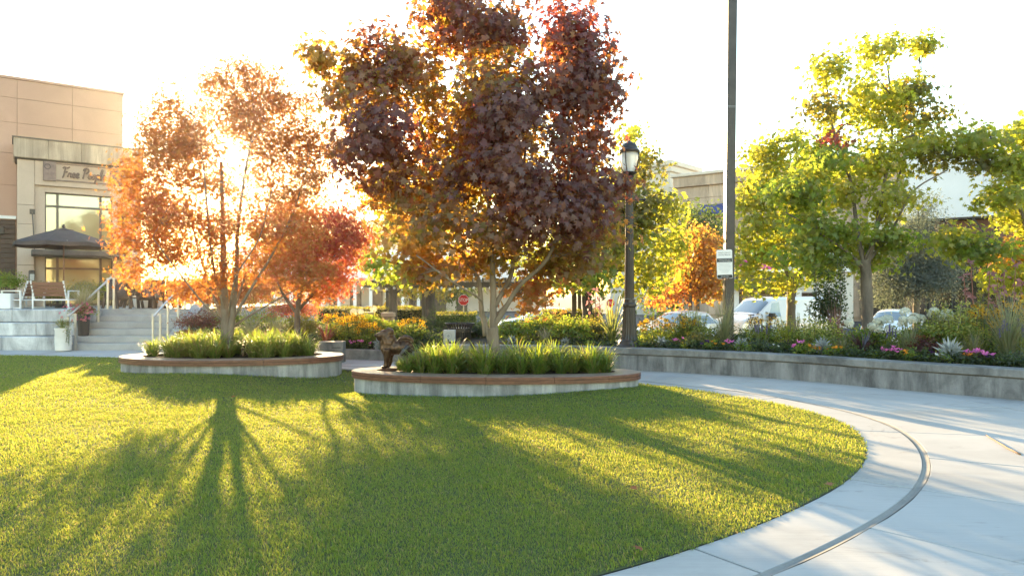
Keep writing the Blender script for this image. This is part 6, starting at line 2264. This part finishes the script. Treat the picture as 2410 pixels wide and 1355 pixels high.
# low green carpet under everything: one mass of small leaves
def carpet(curve_px, fn, name, label, n, pal, size, h, brange):
    px = rng.uniform(*curve_px, n)
    dtab = {int(q): fn(q) for q in range(int(curve_px[0]), int(curve_px[1]) + 2, 4)}
    ks = np.array(sorted(dtab)); vs_ = np.array([dtab[k] for k in ks])
    back = brange[0] + (brange[1] - brange[0]) * rng.uniform(0, 1, n) ** 1.3
    d = np.interp(px, ks, vs_) + back
    clump = np.array([noise.noise(Vector((a * .012, b * 2.2, 0))) for a, b in zip(px, back)])
    pos = np.c_[(px - CX) / F * d, d, brange[2] + h * np.clip(.45 + clump, .05, 1) * rng.uniform(.1, 1, n) + np.interp(back, (brange[0], brange[1]), (0, brange[3]))]
    sd_, tp_, nr_ = frames(n, rng.normal(size=(n, 3)) + (0, -.2, .5), rng.normal(0, .6, (n, 3)) + (0, -.2, 1))
    c, t = pick(pal, n, .3)
    return tag(link(name, fast_mesh(name, *place_leaves('oval', pos, sd_, tp_, nr_, size * rng.uniform(.6, 1.3, n), c, t)), LEAF), label, 'ground cover', kind='stuff')
carpet((1190, 2500), wall_depth, 'ground_cover', 'low dark green foliage carpeting the flower bed', 9000, 'dark', .075, .16, (.42, 2.6, .47, .05))
carpet((1190, 2500), wall_depth, 'ground_cover', 'mixed leafy undergrowth at the back of the flower bed', 9000, 'dark', .10, .3, (1.9, 4.6, .5, .2))
carpet((440, 1040), low_depth, 'ground_cover', 'leafy undergrowth on the slope beside the steps', 12000, 'dark', .09, .3, (.3, 3.6, .26, .5))

# front row, from left to right along the wall
for px, h in ((1557, 30), (1745, 34), (1935, 42), (2235, 58), (1205, 24), (1330, 20), (1462, 22)):
    miller(wp(px, .62), hpx(px, .62, h) * 1.05, {1557: 'silver dusty miller just right of the street lamp', 1745: 'silver dusty miller right of the tall pole', 1935: 'silver dusty miller below the variegated shrub',
           2235: 'largest silver dusty miller, near the white hydrangeas', 1205: 'small silver dusty miller right of the purple maple trunk', 1330: 'small silver dusty miller below the round green shrub', 1462: 'silver dusty miller at the left foot of the street lamp'}[px])
for px, s, lb in ((1525, .17, 'blue green kale at the right foot of the street lamp'), (1628, .20, 'blue green kale left of the fountain grass at the pole'), (1845, .20, 'blue green kale below the golden upright shrub'),
                  (2090, .16, 'blue green kale behind the pink cyclamen'), (2392, .26, 'largest kale at the right end of the wall'), (1400, .15, 'blue green kale below the sword leaved plant'), (1250, .15, 'kale left of the white plumed grass')):
    rosette(wp(px, .70), s, lb)
for px, lb in ((1612, 'lime green curly mound left of the kale by the pole'), (1770, 'lime green curly mound right of the dusty miller by the pole'), (2055, 'lime green mound left of the pink cyclamen'), (2325, 'lime green mound near the right end'), (1390, 'lime green mound left of the lamp')):
    mound(wp(px, .60), .15, .15, 'lime', lb, 420, .035, 'lime_mound', 'rough', 'lime green mounds along the wall')
mound(wp(1808, .75), .24, .2, 'grey', 'grey blue mounded plant between the lime mound and a kale', 600, .05, 'low_plant')
for px, nf, lb in ((1592, 3, 'pink cyclamen between the dusty miller and the lime mound'), (1722, 3, 'pink cyclamen at the foot of the tall pole'), (1873, 3, 'pink cyclamen right of the kale'), (2090, 5, 'pink cyclamen with several flowers below the hydrangeas'),
                   (2120, 2, 'pink cyclamen behind an orange pansy'), (2266, 3, 'pink cyclamen right of the largest dusty miller'), (2288, 3, 'pink cyclamen left of the lime mound near the right end'), (2318, 3, 'pink cyclamen above the lime mound near the right end')):
    bedding(wp(px, .55), PINK, nf + 1, .11, .24, lb, 'pink cyclamen along the wall')
for px, nf, lb in ((1688, 3, 'orange pansy left of the tall pole'), (1915, 8, 'orange pansies left of the dusty miller below the variegated shrub'), (1965, 5, 'orange pansy right of that dusty miller'), (2132, 4, 'orange pansy below the hydrangeas'), (2283, 3, 'apricot pansy right of the largest dusty miller')):
    bedding(wp(px, .5), ORANGE, nf, .13, .19, lb, 'orange pansies along the wall')
for px, lb in ((1663, 'dark purple pansy left of the tall pole'), (2185, 'dark purple pansy left of the largest dusty miller'), (2312, 'deep violet pansy near the right end')):
    bedding(wp(px, .52), PURPLE, 4, .11, .19, lb, 'dark purple pansies along the wall')
for px, lb in ((2205, 'white pansy left of the largest dusty miller'), (1830, 'white pansy below the kale'), (1556, 'white pansy right of the street lamp')):
    bedding(wp(px, .48), WHITEF, 2, .09, .17, lb, 'white pansies along the wall')
for px in range(1500, 2480, 42):
    mound(wp(px + rng.uniform(-10, 10), .56), .19, .26, 'dark' if rng.random() < .6 else 'green', '%s leafy low bedding plant from the street lamp along the wall edge' % ORD[(px - 1500) // 42], 260, .07, 'bedding_plant', 'oval', 'low leafy bedding plants along the wall')

# taller plants behind
B1, B2, B3 = 1.25, 2.0, 2.9
def HT(px, back, py_top): return H - (py_top - HZ) / F * (wall_depth(px) + back) - .48
tuft(wp(1440, B1), HT(1440, B1, 690), .55, G_SWORD, 'pale sword leaved plant left of the street lamp', 46, .024, .25, 'sword_leaved_plant', m=STRAP)
shrub(wp(1347, 1.1), .52, HT(1347, 1.1, 742), 'green', 'round green shrub left of the sword leaved plant', 2200, .06)
tuft(wp(1285, 1.0), HT(1285, 1.0, 765), .4, G_FINE, 'white plumed grass left of the round green shrub', 120, .003, .5, plumes=26)
shrub(wp(1205, 1.2), .5, HT(1205, 1.2, 748), 'green', 'leafy green shrub right of the purple maple trunk', 1800, .07)
shrub(wp(1262, 1.9), .6, HT(1262, 1.9, 733), 'green', 'tall leafy green shrub behind the white plumed grass', 1900, .07)
shrub(wp(1310, 2.3), .55, HT(1310, 2.3, 738), 'olive', 'olive shrub behind the gap left of the round green shrub', 1500, .065)
shrub(wp(1395, 2.2), .5, HT(1395, 2.2, 742), 'olive', 'olive green shrub behind the round green shrub', 1500, .06)
susan(wp(1545, B1), .5, HT(1545, B1, 748), 80, 'yellow daisies with dark eyes right of the street lamp', 1.3)
susan(wp(1600, 1.7), .42, HT(1600, 1.7, 742), 50, 'yellow daisies in front of the white car', 1.0)
shrub(wp(1628, 1.9), .42, HT(1628, 1.9, 735), 'gold', 'golden upright shrub between the daisies and the tall pole', 1700, .05, spikes=12)
shrub(wp(1650, 1.1), .45, HT(1650, 1.1, 775), 'olive', 'olive brown low shrub left of the fountain grass', 1300, .05)
tuft(wp(1706, 1.2), HT(1706, 1.2, 690), .52, G_FINE, 'tall pale fountain grass at the foot of the tall pole', 330, .0032, .62, segs=7)
spires(wp(1788, 1.2), 14, HT(1788, 1.2, 755), .26, (.16, .13, .26), 'grey green salvia with violet spikes below the van')
susan(wp(1800, 2.0), .5, HT(1800, 2.0, 738), 55, 'yellow daisies in front of the white van', .9, 1.1)
shrub(wp(1855, 1.3), .26, HT(1855, 1.3, 745), 'lime', 'light green upright shrub in front of the van maple', 1100, .045, 'narrow', lob=.2, spikes=10)
shrub(wp(1922, 1.35), .55, HT(1922, 1.35, 752), 'gold', 'variegated yellow edged shrub left of the tall yellow green maple', 2400, .05, spikes=8)
tuft(wp(1985, .95), HT(1985, .95, 785), .34, G_SED, 'olive sedge tuft below the tall yellow green maple', 220, .0028, .5)
tuft(wp(2030, 1.2), HT(2030, 1.2, 765), .6, G_DARK, 'dark purple strappy plant beside the hydrangeas', 42, .017, .7, 'dark_strappy_plant')
tuft(wp(1968, 2.0), HT(1968, 2.0, 705), .3, G_RED, 'reddish stemmed grass left of the tall yellow green maple', 130, .0035, .3)
hydrangea(wp(2035, 1.75), .5, HT(2035, 1.75, 752), 9, 'white hydrangea left of the white car')
hydrangea(wp(2165, 1.75), .5, HT(2165, 1.75, 733), 10, 'white hydrangea right of the white car')
spires(wp(2088, 1.35), 6, HT(2088, 1.35, 762), .14, (.13, .09, .38), 'violet salvia between the hydrangeas')
tuft(wp(2142, 1.2), HT(2142, 1.2, 750), .42, G_FINE, 'pale green fountain grass between the hydrangeas', 240, .003, .55, segs=6)
shrub(wp(2180, 1.15), .35, HT(2180, 1.15, 785), 'burgundy', 'low burgundy shrub below the right hydrangea', 900, .05)
shrub(wp(2243, 1.5), .52, HT(2243, 1.5, 718), 'gold', 'bright yellow variegated shrub right of the hydrangeas', 2600, .055, spikes=12)
tuft(wp(2290, 1.0), HT(2290, 1.0, 775), .36, G_SED, 'olive sedge tuft right of the largest dusty miller', 220, .0028, .5)
susan(wp(2312, 1.9), .45, HT(2312, 1.9, 722), 70, 'orange daisies right of the bright yellow shrub', .9, 1.1)
tuft(wp(2372, 1.25), HT(2372, 1.25, 680), .6, G_FINE, 'large pale feather grass near the right edge', 380, .003, .5, plumes=16, segs=6)
spires(wp(2392, 1.0), 9, HT(2392, 1.0, 755), .2, (.16, .13, .28), 'violet salvia in front of the feather grass')
susan(wp(2402, 1.9), .35, HT(2402, 1.9, 695), 36, 'orange daisies at the right edge', .7, 1.2)
tuft(wp(2445, 1.4), HT(2445, 1.4, 700), .5, G_FINE, 'pale grass at the right edge', 220, .003, .5)
# tall red stemmed plants with drooping pinkish leaves
def redstem(px, back, tops, label):
    p = wp(px, back)
    r = empty('red_stemmed_plant', p, 0, label, 'plant')
    mb = MB(); parts = []
    for tx_, ty in tops:
        d = p.y
        e = at(tx_, ty, d) - p
        mb.tube([(e.x * .3, rng.uniform(-.1, .1), 0), (e.x * .8, 0, e.z * .6), tuple(e)], [.011, .009, .006], 5, False)
        for k in range(3):
            m_ = 5
            a = rng.uniform(0, 6.28, m_)
            q = np.array(e)[None] * np.array((1, 1, 1 - .17 * k))[None] + rng.normal(0, .02, (m_, 3))
            sd_, tp_, nr_ = frames(m_, np.c_[np.cos(a), np.sin(a), rng.uniform(-1.2, .2, m_)], rng.normal(0, .7, (m_, 3)) + (0, -.4, .4))
            c = np.tile((.26, .12, .12), (m_, 1)) * rng.uniform(.7, 1.3, (m_, 1))
            parts.append(place_leaves('oval', q, sd_, tp_, nr_, rng.uniform(.09, .17, m_), c, c * 1.6))
    mb.build('stems', STEMR, r)
    o = bpy.data.objects.new('leaves', leafmesh('leaves', parts)); COL.objects.link(o); o.parent = r
redstem(2310, 2.1, ((2285, 618), (2268, 650), (2330, 640), (2350, 655)), 'tall red stemmed plant with pinkish leaves in front of the dark shopfront')
redstem(2372, 2.3, ((2362, 640), (2390, 620), (2405, 660)), 'tall red stemmed plant at the right edge')
redstem(1398, 2.4, ((1385, 690), (1402, 678), (1412, 700)), 'pink leaved red stemmed plant left of the street lamp')
shrub(wp(1948, 2.7), .42, HT(1948, 2.7, 628), 'dark', 'tall thin leafy climber left of the tall yellow green maple', 1500, .075, lob=.5, name='climbing_plant', spikes=8)
shrub(wp(2325, 2.6), .32, HT(2325, 2.6, 672), 'olive', 'leafy upright shrub behind the orange daisies', 1000, .06, spikes=6)

# ---- slope beside the steps and the beds in the middle
def LT(px, back, py_top, z=.24): return H - (py_top - HZ) / F * (low_depth(px) + back) - z
def zs_(back): return .24 + .5 * min(1, back / 3.5)
def LP(px, back): return lpw(px, back, zs_(back))
def HL(px, back, py): return LT(px, back, py, zs_(back))
shrub(LP(468, 1.5), .75, HL(468, 1.5, 728), 'burgundy', 'red brown shrub right of the steps', 2200, .055)
shrub(LP(440, .9), .35, HL(440, .9, 775), 'rust', 'low rusty shrub at the foot of the sloping side wall', 900, .05)
tuft(LP(590, 1.2), HL(590, 1.2, 745), .42, G_FINE, 'pale grass tuft behind the rust orange maple trunk', 240, .003, .4)
tuft(LP(648, 1.0), HL(648, 1.0, 738), .40, G_FINE, 'pale upright grass tuft right of the rust orange maple trunk', 240, .003, .35)
tuft(LP(625, .8), HL(625, .8, 765), .42, G_RED, 'burgundy grassy clump between the pale tufts', 70, .011, .6, 'burgundy_clump')
shrub(LP(712, 1.0), .52, HL(712, 1.0, 738), 'olive', 'dense dark green shrub left of the burgundy cordyline', 2600, .045)
tuft(LP(768, .75), HL(768, .75, 752), .55, G_RED, 'burgundy cordyline left of the yellow daisies', 40, .014, .45, 'cordyline')
susan(LP(830, .95), .62, HL(830, .95, 742), 120, 'large mass of yellow daisies left of the bronze dog', 1.6)
susan(LP(872, .75), .42, HL(872, .75, 762), 60, 'yellow daisies just behind the bronze dog', 1.2)
susan(LP(795, 1.6), .5, HL(795, 1.6, 735), 50, 'yellow daisies behind the burgundy cordyline', 1.0)
susan(LP(970, 1.5), .5, HL(970, 1.5, 748), 55, 'round clump of yellow daisies right of the bronze dog', 1.5)
susan(LP(620, 2.9), .7, HL(620, 2.9, 705), 40, 'yellow daisies under the rust orange maple', 1.2)
susan(LP(540, 3.0), .6, HL(540, 3.0, 712), 26, 'yellow daisies at the top of the slope', 1.0)
shrub(LP(910, 1.9), .6, HL(910, 1.9, 752), 'green', 'green shrub behind the bronze dog', 1800, .06)
shrub(LP(850, 2.6), .7, HL(850, 2.6, 735), 'olive', 'olive shrub behind the yellow daisies', 1600, .06)
shrub(xd(1060, 20.6, .1), 1.05, 1.15, 'dark', 'spreading dark juniper behind the litter bin', 5200, .075, 'narrow', lob=.35)
shrub(xd(1130, 19.6, .2), .7, .95, 'dark', 'dark evergreen shrub right of the litter bin', 2600, .07, 'narrow', lob=.35)
miller(lpw(893, .4), .3, 'silver dusty miller behind the front legs of the bronze dog')
bedding(lpw(862, .38), PINK, 5, .16, .2, 'pale pink bedding flowers left of the bronze dog', 'pink bedding by the low wall')
bedding(lpw(830, .38), PINK, 4, .16, .2, 'pink bedding flowers near the concrete block', 'pink bedding by the low wall')
hydrangea(LP(868, 2.0), .4, HL(868, 2.0, 728), 3, 'white hydrangea by the bollard light')
shrub(LP(690, 3.2), .8, HL(690, 3.2, 690), 'red', 'low red orange shrub under the red maple', 1800, .07)

# hedges
def hedge(px0, px1, d, py_top, py_bot, dep, label):
    a, b = xd(px0, d), xd(px1, d)
    zt_, zb_ = H - (py_top - HZ) / F * d, -.42
    n = int((b.x - a.x) * (zt_ - zb_ + dep) * 620)
    u = rng.uniform(0, 1, (n, 3))
    face = rng.integers(0, 3, n)
    x = a.x + (b.x - a.x) * u[:, 0]
    top = face == 0
    y = np.where(top, d + dep * u[:, 1], d - .06 + .12 * u[:, 1])
    z = np.where(top, zt_ - .1 * u[:, 2], zb_ + (zt_ - zb_) * u[:, 2])
    z += np.array([.09 * noise.noise(Vector((p * 1.7, q * 1.7, 0))) for p, q in zip(x, y)])
    v = np.c_[rng.normal(0, .5, n), np.where(top, 0, -.8) + rng.normal(0, .4, n), np.where(top, .9, .3) + rng.normal(0, .3, n)]
    sd_, tp_, nr_ = frames(n, rng.normal(size=(n, 3)) + (0, 0, .5), v)
    c, t = pick('olive', n, .25)
    r = empty('hedge', ((a.x + b.x) / 2, d, -.42), 0, label, 'hedge', 'clipped hedges along the car park')
    pos = np.c_[x, y, z] - np.array(r.location)
    link('foliage', fast_mesh('foliage', *place_leaves('oval', pos, sd_, tp_, nr_, .085 * rng.uniform(.6, 1.3, n), c, t)), LEAF, r)
    MB().box((a.x - b.x) / 2 + .05, (b.x - a.x) / 2 - .05, .08, dep - .05, 0, zt_ - zb_ - .12).build('core', mat('hedge_core', (.025, .03, .012), .95, bmp=.6), r)
hedge(745, 1000, 28.5, 722, 780, 1.0, 'clipped sunlit hedge behind the pergola posts on the left')
hedge(1275, 1420, 27.5, 728, 780, 1.0, 'clipped hedge between the purple maple and the street lamp')
hedge(1000, 1120, 29.5, 735, 780, 1.0, 'clipped hedge in the middle behind the juniper')

# ---- pots and planting on the patio
pot = empty('plant_pot', xd(149, 20.85, 0), 0, 'white round pot with trailing green plant at the foot of the left handrail', 'plant pot')
MB().lathe([(.17, 0), (.21, .03), (.225, .3), (.215, .62), (.235, .66), (.235, .69), (.2, .69), (.19, .6)], 28).build('pot', mat('white_glaze', (.68, .67, .63), .5, bmp=.15, var=.08), pot, 'auto')
o = bpy.data.objects.new('foliage', leafmesh('foliage', [leafball(420, .26, .24, .2, .06, 'olive', 'narrow', .8), arcs(60, .42, .3, .006, 5, *G_SWORD, base_r=.1, droop=.4)])); COL.objects.link(o); o.parent = pot
o.data.transform(Matrix.Translation((0, 0, 0)))
for v in o.data.vertices:
    if v.co.z < .62: v.co.z += .62
tr = MB()
for k in range(4):
    x = .14 + .03 * k
    tr.tube([(x, -.12, .7), (x + .06, -.16, .6), (x + .05 + rng.uniform(-.03, .03), -.17, .35 - .06 * k)], .006, 5)
tr.build('trailing_stem', STEMM, pot)
lv_n = 60
q = np.c_[rng.uniform(.14, .32, lv_n), rng.uniform(-.2, -.12, lv_n), rng.uniform(.28, .72, lv_n)]
sd_, tp_, nr_ = frames(lv_n, rng.normal(size=(lv_n, 3)) + (0, -.5, -.6), rng.normal(size=(lv_n, 3)) + (0, -1, .3))
o = link('trailing_leaves', fast_mesh('trailing_leaves', *place_leaves('oval', q, sd_, tp_, nr_, np.full(lv_n, .045), *pick('olive', lv_n))), LEAF, pot)

pot2 = empty('plant_pot', xd(196, 21.72, .402), 0, 'tall dark pot of pink flowers and golden grass between the handrail and the terrace wall', 'plant pot')
MB().lathe([(.13, 0), (.15, .02), (.18, .5), (.2, .68), (.18, .69), (.16, .62)], 28).build('pot', mat('dark_glaze', (.03, .032, .036), .3, bmp=.1), pot2, 'auto')
gr = arcs(520, 1.05, .66, .003, 7, *G_GOLD, base_r=.1, droop=.65, jit=.3)
gr[0][:, 2] += .62
fl1 = leafball(900, .40, .36, .32, .055, 'burgundy', 'oval', .75)
fl2 = leafball(380, .44, .38, .26, .06, 'green', 'oval', .68)
for nm, pr in (('golden_grass', gr), ('foliage', fl1), ('green_foliage', fl2)):
    o = bpy.data.objects.new(nm, leafmesh(nm, [pr], STRAP if nm == 'golden_grass' else LEAF)); COL.objects.link(o); o.parent = pot2
pk = [blob_flower_mesh('flower', c, .05, 5) for c in ((.6, .16, .22), (.55, .2, .28), (.65, .25, .22))]
add_heads(pot2, pk, [(rng.uniform(-.45, .45), rng.uniform(-.42, -.15), rng.uniform(.45, 1.05)) for _ in range(46)], 'flower', .9)

wpl = empty('white_planter', xd(12, 23.6, PZ), 0, 'white square planter with a leafy bush at the left edge', 'planter')
MB().bbox(-.55, .42, -.35, .35, 0, .52, .02).build('box', WHITEPAINT, wpl)
o = bpy.data.objects.new('foliage', leafmesh('foliage', [leafball(2600, .62, .5, .5, .075, 'green', 'oval', .8, lob=.4), leafball(160, .5, .4, .5, .04, 'gold', 'oval', .95)])); COL.objects.link(o); o.parent = wpl
for px, d, lb in ((265, 28.6, 'leafy shrub against the shop window, above the left handrail'), (300, 29, 'yellow green shrub right of the shop window'), (200, 27.6, 'shrub below the shop window behind the bench'), (120, 26.9, 'leafy shrub left of the shop window behind the white bench'), (340, 29.3, 'shrub behind the dark lounge chairs')):
    shrub(xd(px, d, PZ), .75, 1.0, 'lime' if px in (300, 265) else 'olive', lb, 1300, .085, group='shrubs along the shop')
HAZE_D, HAZE_G = .0003, .9

# ================================================================== low sun haze in the air
hb = MB().box(-460, 460, -70, 620, -1.45, 17).build('haze', None)
hm = bpy.data.materials.new('haze_air')
hm.use_nodes = True
ht = hm.node_tree
ht.nodes.remove(ht.nodes['Principled BSDF'])
hv = ht.nodes.new('ShaderNodeVolumePrincipled')
hv.inputs['Color'].default_value = (1.0, .97, .93, 1)
hv.inputs['Density'].default_value = HAZE_D
hv.inputs['Anisotropy'].default_value = HAZE_G
ht.links.new(hv.outputs[0], ht.nodes['Material Output'].inputs['Volume'])
hb.data.materials.append(hm)
tag(hb, 'thin warm haze lit by the low sun', kind='stuff')
